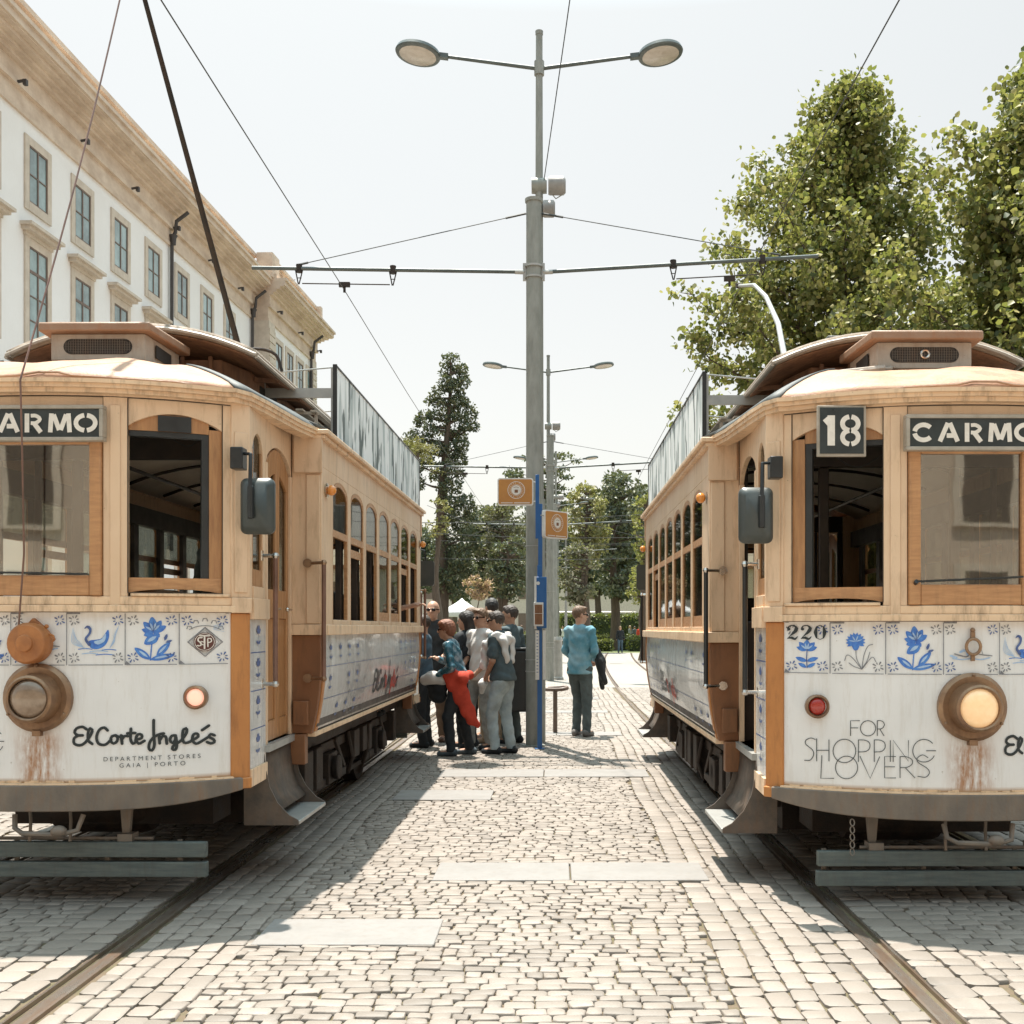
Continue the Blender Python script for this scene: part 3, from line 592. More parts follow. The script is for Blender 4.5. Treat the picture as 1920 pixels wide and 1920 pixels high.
        p = MB(); p.bx(-.3445,.3445,-.045,-.02,2.5158,2.6642); fb(p,'sign_plate',SIGNG,ds)
        if not end:
            d = Decal(lambda x,z,l:(x,-.0455-l,z))
            for ch,cx in zip('CARMO',(-.272,-.138,-.005,.135,.272)): stencil(d,ch,(cx,2.59),.105,.125 if ch!='M' else .125)
            d.build('lettering',LETW,ds)
        # headlamp
        c = (0,0,1.129); p = MB(); p.lathe([(.150,.02),(.183,.01),(.184,-.022),(.165,-.035),(.135,-.03),(.128,-.055),(.124,-.12),(.112,-.128),(.104,-.122),(.103,-.06)],c,'y',40)
        for a in (90,210,330): p.ball((.172*math.cos(R(a)),-.036,1.129+.172*math.sin(R(a))),.010,8)
        p.bx(-.022,.022,-.035,0,.925,.955)
        q = fb(p,'headlamp',BRASS); p = MB(); p.ball((0,-.10,1.129),.104,28,(1,.38,1)); fb(p,'lens',(HEADOFF if LEFT else HEADON) if not end else HEADOFF,q)
        # life guard boards
        dz = 0 if LEFT else -.0
        gx = -.86 if LEFT else -.795; p = MB(); p.bx(gx,.86,.10,.145,.252,.335); p.bx(gx-.005,.862,.105,.15,.143,.226); q = fb(p,'life_guard_board',BOARD,bevel=.005)
        p = MB()
        for x in (-.48,.40):
            p.prism([(x-.035,.56),(x+.035,.56),(x+.018,.36),(x-.018,.36)],'y',.16,.19); p.bx(x-.03,x+.05,.12,.21,.335,.375)
        for x in (-.10,.12): p.tube([(x,.10,.53),(x,.11,.45),(x+.0,.10,.34)],.009)
        p.tube([(-.55,.16,.345),(.55,.16,.345)],.010); p.tube([(-.14,.02,.50),(-.13,.0,.43),(-.08,-.02,.405),(.12,-.03,.40),(.21,-.01,.42),(.23,.02,.50)],.014); p.ball((.12,-.03,.42),.035,10,(1.3,1,.9))
        for i in range(5): p.tube([(-.62+.012*math.cos(a),.06+.006*math.sin(a),.50-.04*i+.018*math.sin(a)) for a in np.linspace(0,2*math.pi,9)[:-1]],.0035,5,True)
        for x in (-.75,-.2,.3,.7): p.bx(x-.012,x+.012,.152,.165,.15,.34)
        fb(p,'guard_bracket',FENDER,q)
        # platform floor / underside, steering stand, controller
        p = MB(); p.prism([(-1.0,1.38),(-1.0,.35),(-.9,.26),(-.5,.08),(0,.03),(.5,.08),(.9,.26),(1.0,.35),(1.0,1.38)],'z',.74,.80); fb(p,'platform_floor',UNDER)
        p = MB(); p.bx(-.62,-.32,.20,.45,.80,1.62); p.lathe([(.11,1.62),(.12,1.66),(.08,1.68)],(-.47,.32,0),'z',14); p.tube([(-.47,.32,1.68),(-.47,.32,1.74)],.02); p.tube([(-.47,.32,1.74),(-.30,.25,1.75)],.012); fb(p,'controller',BRASS,bevel=.02)
        p = MB(); p.tube([(.45,.3,.8),(.45,.3,1.7)],.03); p.tube([(.45+.17*math.cos(a),.3+.17*math.sin(a),1.7) for a in np.linspace(0,2*math.pi,19)[:-1]],.014,8,True); p.tube([(.28,.3,1.7),(.62,.3,1.7)],.01); fb(p,'brake_wheel',BRASS)
        # domed hood over the platform
        edge = [(-1.17,1.3795),(-1.12,1.1),(-1.07,.55),(-1.04,.32),(-.985,.21)]+[(x,D(x)-.06) for x in np.linspace(-.93,.93,23)]+[(.985,.21),(1.04,.32),(1.07,.55),(1.12,1.1),(1.17,1.3795)]
        rows = []
        for t in np.linspace(0,1,12):
            r_ = []
            for ex,ey in edge:
                ix, iy = ex*.30, max(ey, .95 if ey < 1.3 else ey)
                z = 2.812+.298*math.sin(t*math.pi/2)**.8+.012*math.sin(t*math.pi)*math.sin(ex*5)
                r_.append((ex+(ix-ex)*t, ey+(iy-ey)*t, z+.006*math.sin(ex*9+t*7)))
            rows.append(r_)
        p = MB(); p.grid(rows); p.grid([rows[-1], [(0,max(.95,e[1]) if e[1]<1.3 else e[1],3.115) for e in edge]]); hd = fb(p,'platform_roof',HOOD,solid=.02,smooth=60)
        for s in (-1,1):
            sel = [i for i,(ex,ey) in enumerate(edge) if ex*s > .98]
            p = MB(); p.grid([[(rows[j][i][0]*1.004,rows[j][i][1],rows[j][i][2]+.014) for i in sel] for j in range(0,8)]); fb(p,'canvas_apron',CANVAS,hd,solid=.012,smooth=60)
        p = MB()
        for k,(o0,z0,z1) in enumerate(((.0,2.755,2.778),(.02,2.7785,2.80),(.035,2.8005,2.822))):
            pts = [(ex*(1+o0*.55),(ey-(o0 if ey<1.0 else 0))) for ex,ey in edge]; n = len(pts); inn = [(x*.93,y+(.06 if y<1.2 else 0)) for x,y in pts]
            p.add([(x,y,z0) for x,y in pts]+[(x,y,z1) for x,y in pts]+[(x,y,z1) for x,y in inn]+[(x,y,z0) for x,y in inn],
                [[i,i+1,n+i+1,n+i] for i in range(n-1)]+[[n+i,n+i+1,2*n+i+1,2*n+i] for i in range(n-1)]+[[2*n+i,2*n+i+1,3*n+i+1,3*n+i] for i in range(n-1)]+[[3*n+i,3*n+i+1,i+1,i] for i in range(n-1)]+[[0,n,2*n,3*n],[n-1,4*n-1,3*n-1,2*n-1]])
        fb(p,'cornice',CREAM2,hd)
        p = MB()
        for pts in ([(-.92,.20,2.829),(-.3,-.03,2.837),(-.1,-.05,2.842),(.0,-.02,2.867),(.12,-.04,2.862),(.2,-.05,2.842),(.7,.09,2.837),(1.0,.3,2.832)],): p.tube(pts,.007,6)
        fb(p,'roof_seam',LID,hd)
        # inner lining of the platform roof
        p = MB(); p.grid([[(x*1.0,y,2.84-.04*(abs(x)/1.0)**2+.12*(1-(x)**2)*min(1,max(0,y-.1)/.6)-.03) for x in np.linspace(-.93,.93,11)] for y in np.linspace(.31,1.378,6)]); fb(p,'platform_lining',LINING,solid=.004)
        # ventilator box
        p = MB(); p.add([(-.285,.72,3.115),(.285,.72,3.115),(.31,1.22,3.115),(-.31,1.22,3.115),(-.285,.72,3.275),(.285,.72,3.275),(.31,1.22,3.275),(-.31,1.22,3.275)],[[0,3,2,1],[4,5,6,7],[0,1,5,4],[1,2,6,5],[2,3,7,6],[3,0,4,7]])
        q = fb(p,'ventilator',VENT,bevel=.006)
        p = MB(); p.add([(-.335,.66,3.276),(.335,.66,3.276),(.37,1.26,3.276),(-.37,1.26,3.276),(-.335,.66,3.328),(.335,.66,3.328),(.37,1.26,3.328),(-.37,1.26,3.328),(-.27,.74,3.352),(.27,.74,3.352),(.32,1.2,3.352),(-.32,1.2,3.352)],
            [[0,3,2,1],[0,1,5,4],[1,2,6,5],[2,3,7,6],[3,0,4,7],[4,5,9,8],[5,6,10,9],[6,7,11,10],[7,4,8,11],[8,9,10,11]]); fb(p,'ventilator_lid',LID,q,bevel=.010)
        p = MB(); ov = [(a*.16+.048*math.cos(t),3.198+.046*math.sin(t)) for a,t0 in ((1,-90),(-1,90)) for t in [R(t0+j*18) for j in range(11)]]; p.prism(ov,'y',.7175,.7195)
        p.prism([(.85,3.16),(.85,3.24),(1.12,3.24),(1.12,3.16)],'x',.3005,.304); p.prism([(.85,3.16),(.85,3.24),(1.12,3.24),(1.12,3.16)],'x',-.304,-.3005)
        fb(p,'dark_opening',DARKM,q)
        p = MB()
        for k in range(-13,14):
            h = .044 if abs(k)<11 else .03; p.bx(k*.0148-.0011,k*.0148+.0011,.7155,.717,3.198-h,3.198+h)
        for k in range(-4,5):
            wdt = .2 if abs(k)<3 else .175; p.bx(-wdt,wdt,.7140,.7153,3.198+k*.0098-.0009,3.198+k*.0098+.0009)
        fb(p,'wire_mesh',FENDER,q)
        p = MB(); p.bx(-.27,.27,.75,1.2,3.085,3.114); fb(p,'ventilator_base',BLACK,q)
        if not LEFT and not end:
            p = MB(); p.tube([(.0+.024*math.cos(a),.708,3.2+.024*math.sin(a)) for a in np.linspace(0,2*math.pi,15)[:-1]],.007,6,True); fb(p,'pull_ring',CHROME,q)
            p = MB(); p.tube([(-.62,.80,3.02),(-.60,.72,3.06),(-.40,.66,3.085),(-.22,.66,3.10),(-.2,.72,3.12)],.013); p.tube([(-.55,.69,3.075),(-.26,.655,3.10)],.022); fb(p,'roof_handle',VENT)
        # wall of the saloon behind the platform
        p = MB()
        for s in (-1,1): p.bx(*sorted((s*.40,s*1.0)),1.385,1.42,.80,1.60); p.bx(*sorted((s*.40,s*.47)),1.385,1.42,1.601,2.62); p.bx(*sorted((s*.94,s*1.0)),1.385,1.42,1.601,2.62); p.bx(*sorted((s*.68,s*.72)),1.385,1.42,1.601,2.62)
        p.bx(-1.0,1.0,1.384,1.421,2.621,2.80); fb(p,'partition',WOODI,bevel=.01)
        p = MB(); p.bx(-.62,.62,.95,1.30,.28,.60); p.bx(-.70,.70,1.45,1.75,.20,.60); p.bx(-.9,.9,.35,1.3,.60,.739); p.beam((-.55,.3,.62),(-.5,1.3,.45),.08,.1); p.beam((.55,.3,.62),(.5,1.3,.45),.08,.1); p.lathe([(.16,-.3),(.18,-.25),(.18,.25),(.16,.3)],(-.1,1.1,.38),'x',16); fb(p,'underframe',UNDER)
        if not end:
            p = MB(); 
            for pts in ([(-.75,.5,2.78),(-.62,.6,2.62),(-.40,.7,2.52),(-.1,.8,2.70),(.1,.8,2.76)],[(.3,.6,2.84),(.42,.6,2.70),(.52,.62,2.60),(.60,.63,2.585),(.68,.65,2.66),(.73,.7,2.60),(.80,.7,2.46),(.9,.8,2.36)]): p.tube([tuple(v) for v in catmull(pts,.03)],.004,5)
            fb(p,'hanging_cable',BLACK)
        # decorations of the leading end
        if not end:
            B=Decal(front_surf);P=Decal(front_surf);P.l=.0042;K=Decal(front_surf);K.l=.0055;G=Decal(front_surf);G.l=.003
            bnd = [(-.945,-.72),(-.72,-.445),(-.445,-.15),(-.15,.15),(.15,.445),(.445,.705),(.705,.945)]
            kinds = ['small','carnation','big','ship','swan','big','crest'] if LEFT else ['small','carnation','big','ship','swan','big','small']
            for (a,b_),k in zip(bnd,kinds):
                B=Decal(front_surf);P=Decal(front_surf);P.l=.0042;K=Decal(front_surf);K.l=.0055;G=Decal(front_surf);G.l=.003
                tile(k,a,b_,1.305,1.58,B,P,K,G); multi({'big':'tulip_tile','small':'lotus_tile','swan':'swan_tile','ship':'ship_tile','carnation':'carnation_tile','crest':'crest_tile'}[k],[(B,BLUEI),(P,BLUEL),(K,BLUED),(G,GREYI)],fp)
            G=Decal(front_surf); G.l=.009
            for a,_ in bnd[1:]: G.ribbon([(a,1.302),(a,1.58)],.0045,False,caps=False)
            for a,b_ in bnd:
                m_ = random.random(); G.ribbon([(a+.01,1.303),(b_-.01,1.303)],.004,False,caps=False)
                if m_ < .6: G.fill([(a,1.302),(a+.03,1.302),(a+.006,1.325)],False)
                else: G.ribbon([(a+.0,1.582),(a+.07,1.582)],.012,False,caps=False)
            G.ribbon([(-.94,1.583),(.94,1.583)],.003,False,step=.05,caps=False)
            G.build('tile_joint',GREYI,fp)
            d = Decal(front_surf); d.l = .004
            for s_ in LOGO_P: d.ribbon(s_,.0150)
            d.build('script_lettering',INK,fp)
            d = Decal(front_surf); d.l=.004
            for i,s_ in enumerate(SHOP_P):
                if i in SHARP: d.ribbon(s_,.0042,False,caps=False) if i not in (3,10,11,21) else [d.ribbon(s_[:2],.0042,False,caps=False), d.ribbon(s_[1:],.0042,True)]
                else: d.ribbon(s_,.0042,True,caps=False)
            x,z = trL(855,903); d.text('DEPARTMENT STORES',(x,z),.0235,1.55); x,z = trL(860,940); d.text('GAIA | PORTO',(x,z),.0235,1.6)
            d.build('thin_lettering',INKT,fp)
            if LEFT:
                cxx,czz = .825,1.4425-.018; d = Decal(front_surf); d.l=.010; d.disc((cxx,czz),.052); d.build('crest_disc',MAROON,fp)
                d = Decal(front_surf); d.l=.012; d.circle((cxx,czz),.046,.003)
                d.ribbon([(cxx-.012,czz+.024),(cxx-.028,czz+.022),(cxx-.03,czz+.006),(cxx-.016,czz-.006),(cxx-.018,czz-.02),(cxx-.034,czz-.02)],.007)
                d.ribbon([(cxx-.022,czz+.034),(cxx+.022,czz+.034)],.007,False); d.ribbon([(cxx,czz+.034),(cxx,czz-.036)],.008,False)
                d.ribbon([(cxx+.016,czz-.026),(cxx+.016,czz+.02),(cxx+.03,czz+.018),(cxx+.032,czz+.002),(cxx+.016,czz-.004)],.006)
                d.ribbon([(cxx-.006,czz+.0),(cxx-.016,czz+.004),(cxx-.02,czz-.008),(cxx-.006,czz-.016)],.005); d.build('crest_letters',LETW,fp)
                # trolley rope catcher drum
                c = (-.02,-.0,1.42); p = MB(); p.lathe([(.088,0),(.088,-.012),(.108,-.02),(.110,-.085),(.098,-.105),(.045,-.110),(.043,-.128),(.016,-.132)],c,'y',28); p.prism([(-.075,1.50),(-.02,1.555),(.045,1.50)],'y',-.03,0); p.tube([(.08,-.05,1.47),(.105,-.06,1.46),(.112,-.06,1.44),(.10,-.06,1.43)],.006); p.ball((.055,-.03,1.51),.012); fb(p,'rope_catcher',RUSTB,bevel=.003)
            else:
                d = Decal(front_surf); d.l = .012
                for i,cxx in enumerate((-.905,-.838,-.770)):
                    z = 1.5275
                    if i < 2:
                        d.ribbon([(cxx-.022,z+.018),(cxx-.016,z+.034),(cxx+.006,z+.038),(cxx+.020,z+.022),(cxx+.010,z+.002),(cxx-.012,z-.02),(cxx-.024,z-.036)],[.010,.006,.006,.020,.014,.004,.004]); d.ribbon([(cxx-.026,z-.034),(cxx-.004,z-.030),(cxx+.012,z-.038),(cxx+.026,z-.022)],[.004,.014,.012,.003]); d.disc((cxx-.018,z+.018),.008)
                    else:
                        d.ribbon([(cxx-.017,z+.03),(cxx-.022,z),(cxx-.017,z-.03)],[.008,.019,.008]); d.ribbon([(cxx+.017,z+.03),(cxx+.022,z),(cxx+.017,z-.03)],[.008,.019,.008])
                        d.ribbon([(cxx-.018,z+.028),(cxx,z+.039),(cxx+.018,z+.028)],.004); d.ribbon([(cxx-.018,z-.028),(cxx,z-.039),(cxx+.018,z-.028)],.004)
                d.build('fleet_number',INK,fp)
                p = MB(); p.tube([(.0+.038*math.cos(a),-.03,1.452+.042*math.sin(a)) for a in np.linspace(0,2*math.pi,19)[:-1]],.009,8,True); p.beam((0,-.02,1.53),(0,-.02,1.485),.02,.02); p.ball((0,-.02,1.54),.014); p.beam((0,-.02,1.41),(0,-.02,1.375),.018,.018); fb(p,'draw_ring',BRASS)
                p = MB(); p.bx(-.815,-.552,.035,.06,2.475,2.75); q = fb(p,'route_sign',SIGNF,bevel=.003)
                p = MB(); p.bx(-.802,-.567,.030,.0345,2.490,2.738); fb(p,'sign_plate',SIGNG,q)
                d = Decal(lambda x,z,l:(x,.0295-l,z)); stencil(d,'1',(-.748,2.614),.17,.10); stencil(d,'8',(-.640,2.614),.185,.11); d.build('lettering',LETW,q)
    # ---------------- saloon sides
    for s in (-1,1):
        wf = lambda u,off,s=s: (s*(HW+off), u)
        p = MB(); edges = [YB0+.0505]+sum([[y,y+WW] for y in WY],[])+[YB1]
        p.wp(wf,edges[0],edges[-1],2.575,2.80,-.04,0,1)
        for i in range(0,len(edges),2): p.wp(wf,edges[i],edges[i+1],1.526,2.5745,-.026,0)
        for y in WY: p.wp(wf,y+.0005,y+WW-.0005,lambda t:2.455+.085*math.sin(math.pi*t)**.5,2.5745,-.04,-.001,14); p.wp(wf,y+.0005,y+WW-.0005,1.526,1.56,-.04,.004)
        sw = p.build('side_wall',CREAM,T,bevel=.003)
        p = MB(); p.wp(wf,YB0-.032,YB1+.032,2.755,2.782,-.06,.03); p.wp(wf,YB0-.045,YB1+.045,2.7825,2.814,-.06,.055); p.build('side_cornice',CREAM2,T,bevel=.006)
        p = MB(); p.wp(wf,YB0+.051,YB1,1.455,1.5255,-.04,.035); p.build('belt_rail',CREAM2,T,bevel=.006)
        zs = np.linspace(1.4545,.81,12)
        p = MB(); vs=[]; n=len(zs)
        for y in (YB0+.12,YB1-.07):
            vs += [(s*skirt(z),y,z) for z in zs]+[(s*(skirt(z)-.03),y,z) for z in zs[::-1]]
        m_=2*n; p.add(vs,[list(range(m_)),[m_+i for i in range(m_)][::-1]]+[[i,(i+1)%m_,m_+(i+1)%m_,m_+i] for i in range(m_)]); sk = p.build('side_skirt',SIDEAD,T)
        p = MB()
        for y0,y1 in ((YB0+.0505,YB0+.1195),(YB1-.0695,YB1)):
            p.prism([(s*(skirt(z)+.006),z) for z in zs]+[(s*(skirt(z)-.04),z) for z in zs[::-1]],'y',y0,y1)
        p.build('skirt_end_strip',OCHRE,T)
        p = MB(); p.bx(*sorted((s*1.08,s*1.15)),YB0+.05,YB1,.775,.809); p.build('sill_strip',CREAM2,T,bevel=.005)
        ss = lambda u,v,l,s=s: (s*(skirt(v)+l), u, v)
        flip = 1 if s > 0 else -1; yc = (YB0+YB1)/2
        G_ = Decal(ss)
        for y in np.arange(YB0+.45,YB1-.2,.62): G_.ribbon([(y,.83),(y+.02*random.random(),1.44)],.005,True,step=.1,caps=False)
        for z in (1.02,1.24): G_.ribbon([(YB0+.15,z),(YB1-.1,z)],.004,True,step=.3,caps=False)
        for y in np.arange(YB0+.3,YB1-.3,.31):
            for z in (.92,1.13,1.34):
                if random.random()<.75 and abs(y-yc)>.9: G_.ribbon([(y,z-.06),(y,z)],.005); [G_.petal((y,z+.01),R(a_),.05,.024) for a_ in (35,90,145)]; [G_.petal((y,z-.045),R(a_),.045,.016) for a_ in (20,160)]
        G_.build('tile_print',BLUED,sk)
        d = Decal(ss); d.l=.005; q2 = Decal(ss); q2.l=.005
        xs = [p_[0] for t_ in LOGO_P for p_ in t_]; cxm = (min(xs)+max(xs))/2
        for i,s_ in enumerate(LOGO_P): (d if i not in (7,8,12) else q2).ribbon([(yc+.25+flip*(p_[0]-cxm)*1.9,1.16+(p_[1]-.98)*1.9) for p_ in s_],.028,step=.02)
        d.build('script_lettering',INK,sk); q2.build('red_lettering',REDI,sk)
        d = Decal(ss); d.l=.006
        xs = [p_[0] for t_ in SHOP_P for p_ in t_]; cxs = (min(xs)+max(xs))/2
        for s_ in SHOP_P: d.ribbon([(yc-flip*1.15+(.0)+flip*(p_[0]-cxs)*1.1,1.14+(p_[1]-.98)*1.1) for p_ in s_],.006,False,caps=False)
        d.build('thin_lettering',GREYI,sk)
        # windows
        for i,y in enumerate(WY):
            p = MB(); p.wp(wf,y+.001,y+.026,1.5605,2.50,-.026,-.003); p.wp(wf,y+WW-.026,y+WW-.001,1.5605,2.50,-.026,-.003); p.wp(wf,y+.0265,y+WW-.0265,2.14,2.19,-.025,-.003)
            p.wp(wf,y+.0265,y+WW-.0265,lambda t:2.43+.080*math.sin(math.pi*t)**.5,lambda t:2.455+.085*math.sin(math.pi*t)**.5,-.024,-.004,12)
            shut = (LEFT and i in (3,4)) or (not LEFT and i != 5)
            if shut: p.wp(wf,y+.0265,y+WW-.0265,1.561,1.64,-.024,-.006)
            q = p.build('window',WOODH,T)
            p = MB(); p.wp(wf,y+.026,y+WW-.026,2.19,2.52,-.014,-.010); p.build('pane',GLASS,q)
            if shut: p = MB(); p.wp(wf,y+.026,y+WW-.026,1.64,2.14,-.016,-.012); p.build('pane',GLASS,q)
            elif i%2 == 1: p = MB(); p.wp(wf,y+.036,y+WW-.036,2.04,2.10,-.03,-.015); p.build('lowered_sash',WOODH,q)
        # banner boards standing on the roof edge
        p = MB(); p.bx(*sorted((s*1.115,s*1.135)),2.15,6.60,2.86,3.42); q = p.build('roof_banner',BANNER,T)
        p = MB()
        for z0,z1 in ((2.845,2.859),(3.421,3.432)): p.bx(*sorted((s*1.108,s*1.142)),2.14,6.61,z0,z1)
        for y in (2.135,6.601): p.bx(*sorted((s*1.11,s*1.14)),y,y+.014,2.84,3.44)
        p.build('banner_frame',BLACK,q)
        for y in (2.16,3.6,5.0,6.5):
            p = MB(); p.bx(*sorted((s*.55,s*1.114)),y,y+.02,3.20,3.27); p.bx(*sorted((s*1.09,s*1.1138)),y+.001,y+.019,2.93,3.42); p.tube([(s*.6,y+.01,3.25),(s*.6,y+.01,3.38),(s*1.11,y+.01,3.425)],.006); p.build('banner_bracket',STEELL,q)
        # roof bits
        p = MB(); p.beam((s*.80,1.9,3.06),(s*.80,2.7,3.06),.05,.012); p.beam((s*.92,1.9,3.06),(s*.92,2.7,3.06),.05,.012); p.beam((s*1.02,1.9,3.05),(s*1.02,2.7,3.05),.04,.012)
        for y in (1.95,2.65): p.beam((s*.78,y,3.05),(s*1.05,y,3.04),.02,.02); p.beam((s*.80,y,3.04),(s*.80,y,2.95),.02,.02); p.beam((s*1.03,y,3.04),(s*1.03,y,2.90),.02,.02)
        p.build('roof_walkway',MROOF,T)
    # ---------------- roof
    rz_ = lambda x: 2.814+.248*(1-(abs(x)/1.235)**2.4)
    p = MB(); p.grid([[(x,y,rz_(x)) for x in np.linspace(-1.235,1.235,25)] for y in np.linspace(YB0-.02,YB1+.02,12)]); p.build('saloon_roof',CANVAS,T,solid=.02,smooth=60)
    p = MB(); p.grid([[(x,y,rz_(x)-.07-.02*(abs(x)/1.15)**4) for x in np.linspace(-1.15,1.15,25)] for y in np.linspace(YB0+.06,YB1-.06,8)]); p.build('ceiling_lining',LINING,T,solid=.004,smooth=60)
    p = MB(); ym0,ym1 = 1.48,6.15
    pl = [(-.60,ym0+.35),(-.50,ym0),(.50,ym0),(.60,ym0+.35),(.60,ym1-.35),(.50,ym1),(-.50,ym1),(-.60,ym1-.35)]
    p.prism(pl,'z',3.0,3.31)
    for s in (-1,1):
        for x in (.05,.24,.43): p.bx(*sorted((s*x-.015,s*x+.015)),ym0-.02,ym0-.001,3.06,3.33)
    p.bx(-.5,.5,ym0-.022,ym0-.001,3.05,3.075)
    mw = p.build('clerestory',WOODD,T,bevel=.008)
    for s in (-1,1):
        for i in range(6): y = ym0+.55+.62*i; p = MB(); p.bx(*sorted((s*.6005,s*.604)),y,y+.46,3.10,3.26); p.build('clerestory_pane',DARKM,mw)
    mz = lambda x: 3.285+.175*(1-(abs(x)/.80)**2.2)
    ys = [1.22,1.24,1.9,3,4,5,6.2,6.39,6.41]
    p = MB(); rows=[]
    for y in ys: rows.append([(x,y,mz(x)) for x in np.linspace(-.80,.80,21)])
    p.grid(rows); mr = p.build('clerestory_roof',MROOF,T,solid=.05,smooth=60)
    p = MB(); p.grid([[(x,y,mz(x)-.034) for x in np.linspace(-.785,.785,21)] for y in (1.245,3,5,6.385)]); p.build('roof_soffit',WOODD,mr,solid=.012,smooth=60)
    p = MB(); p.tube([(-.81,1.21,mz(.8)-.01)]+[(x,1.20,mz(x)-.01) for x in np.linspace(-.8,.8,15)]+[(.81,1.21,mz(.8)-.01)],.014,6)
    for s in (-1,1): p.tube([(s*.815,1.21,3.262),(s*.815,6.4,3.262)],.014,6); p.tube([(s*.805,1.21,3.295),(s*.805,6.4,3.295)],.010,6)
    p.build('rim_moulding',VENT,mr)
    for i in range(8):
        for s in (-1,1): y=1.9+.6*i; p = MB(); p.beam((s*.605,y,3.27),(s*.78,y,3.26),.03,.03); p.build('rafter',WOODD,mr)
    p = MB(); p.bx(-.42,-.05,1.35,1.9,3.46,3.49); p.build('roof_hatch',CANVAS,T,bevel=.01)
    if LEFT: p = MB(); p.tube([tuple(v) for v in catmull([(.50,2.0,3.42),(.52,2.0,3.50),(.60,2.05,3.53),(.70,2.1,3.50),(.745,2.1,3.38)],.03)],.012); p.build('roof_hoop',UNDER,T)
    # ---------------- interior
    p = MB(); p.bx(-1.14,1.14,YB0+.06,YB1-.06,.80,.84); p.build('saloon_floor',UNDER,T)
    p = MB()
    for s in (-1,1):
        p.bx(*sorted((s*1.10,s*1.155)),YB0+.06,YB1-.06,.841,1.50)
        for i in range(8): y = WY[0]-.12+.62*i if i else WY[0]-.13; p.bx(*sorted((s*1.12,s*1.158)),y-.05,y+.05,1.501,2.45)
        p.bx(*sorted((s*1.08,s*1.158)),YB0+.06,YB1-.06,2.451,2.62)
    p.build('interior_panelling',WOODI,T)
    p = MB()
    for y in np.arange(YB0+.7,YB1-.4,.85): p.tube([(x,y,rz_(x)-.10) for x in np.linspace(-1.08,1.08,15)],.014,6)
    for s in (-1,1): p.tube([(s*.5,YB0+.1,2.72),(s*.5,YB1-.1,2.72)],.015,6)
    p.build('ceiling_hoop',WOODI,T)
    for s in (-1,1):
        for i in range(6):
            y = YB0+.55+.70*i; p = MB(); x0,x1 = sorted((s*.28,s*1.08)); p.bx(x0,x1,y,y+.42,1.18,1.27); p.bx(x0,x1,y+.43,y+.50,1.20,1.78); p.bx(x0+.05,x1-.05,y+.1,y+.35,.84,1.179); p.build('passenger_seat',WOODI,T,bevel=.02)
    # ---------------- truck
    p = MB(); p.bx(-.95,.95,YB0-.4,YB1+.4,.62,.775); p.bx(-.78,-.66,1.5,6.1,.34,.52); p.bx(.66,.78,1.5,6.1,.34,.52)
    for s in (-1,1):
        for yw in (2.75,4.85):
            p.bx(*sorted((s*.78,s*.98)),yw-.15,yw+.15,.28,.52); p.lathe([(.09,.0),(.10,.05),(.06,.06)],(s*.98,yw,.40),'x',14)
            for dy in (-.34,.34):
                for k in range(5): p.lathe([(.055,.0),(.07,.016),(.055,.032)],(s*.88,yw+dy,.35+.055*k),'z',10)
                p.bx(*sorted((s*.80,s*.96)),yw+dy-.09,yw+dy+.09,.27,.34)
            p.beam((s*.93,yw-.62,.30),(s*.93,yw+.62,.30),.05,.06); p.beam((s*.93,yw-.62,.33),(s*.93,yw-.25,.60),.04,.05); p.beam((s*.93,yw+.62,.33),(s*.93,yw+.25,.60),.04,.05)
        p.beam((s*.90,1.7,.56),(s*.90,5.95,.56),.06,.08); p.beam((s*.86,2.3,.24),(s*.86,5.3,.24),.05,.05)
        for y in (1.75,2.1,3.5,3.9,4.2,5.6): p.bx(*sorted((s*.82,s*1.0)),y,y+random.uniform(.12,.26),random.uniform(.3,.4),.62)
        for y in (3.45,4.15): p.tube([(s*.95,y,.62),(s*.99,y,.4),(s*.93,y+.1,.25)],.02)
    p.build('truck_frame',UNDER,T,bevel=.008)
    for yw in (2.75,4.85):
        for s in (-1,1):
            p = MB(); p.lathe([(.05,-.06),(.30,-.05),(.31,-.06),(.39,-.06),(.375,.0),(.365,.06),(.31,.065),(.28,.03),(.12,.02),(.10,.06)],(s*.72,yw,.375),'x',32); p.build('wheel',UNDER,T)
    return T

# ------------------------------------------------------------------ ground, setts, rails
def granite(name, cols, mort=False):
    m,nt,b = newmat(name); L = nt.links; tc = N(nt,'ShaderNodeTexCoord'); g = N(nt,'ShaderNodeNewGeometry')
    c = ramp(nt, g.outputs['Random Per Island'], [(i/(len(cols)-1),cc) for i,cc in enumerate(cols)])
    n1 = N(nt,'ShaderNodeTexNoise', Scale=140.0, Detail=3.0); L.new(tc.outputs['Object'], n1.inputs[0])
    c = mixc(nt, ramp(nt,n1.outputs[0],[(.38,0.0),(.62,.28)]), c, (.16,.14,.12))
    n2 = N(nt,'ShaderNodeTexNoise', Scale=.55, Detail=4.0); L.new(tc.outputs['Object'], n2.inputs[0])
    c = mixc(nt, ramp(nt,n2.outputs[0],[(.45,0.0),(.75,.35)]), c, (.26,.22,.18))
    L.new(c, b.inputs['Base Color']); b.inputs['Roughness'].default_value = .62
    bp = N(nt,'ShaderNodeBump', Strength=.35, Distance=.006); n3 = N(nt,'ShaderNodeTexNoise', Scale=45.0, Detail=4.0); L.new(tc.outputs['Object'], n3.inputs[0]); L.new(n3.outputs[0], bp.inputs['Height']); L.new(bp.outputs[0], b.inputs['Normal'])
    return m
SETT = granite('granite_sett', [(.20,.17,.142),(.245,.208,.175),(.17,.145,.122),(.275,.235,.20),(.225,.192,.162)])
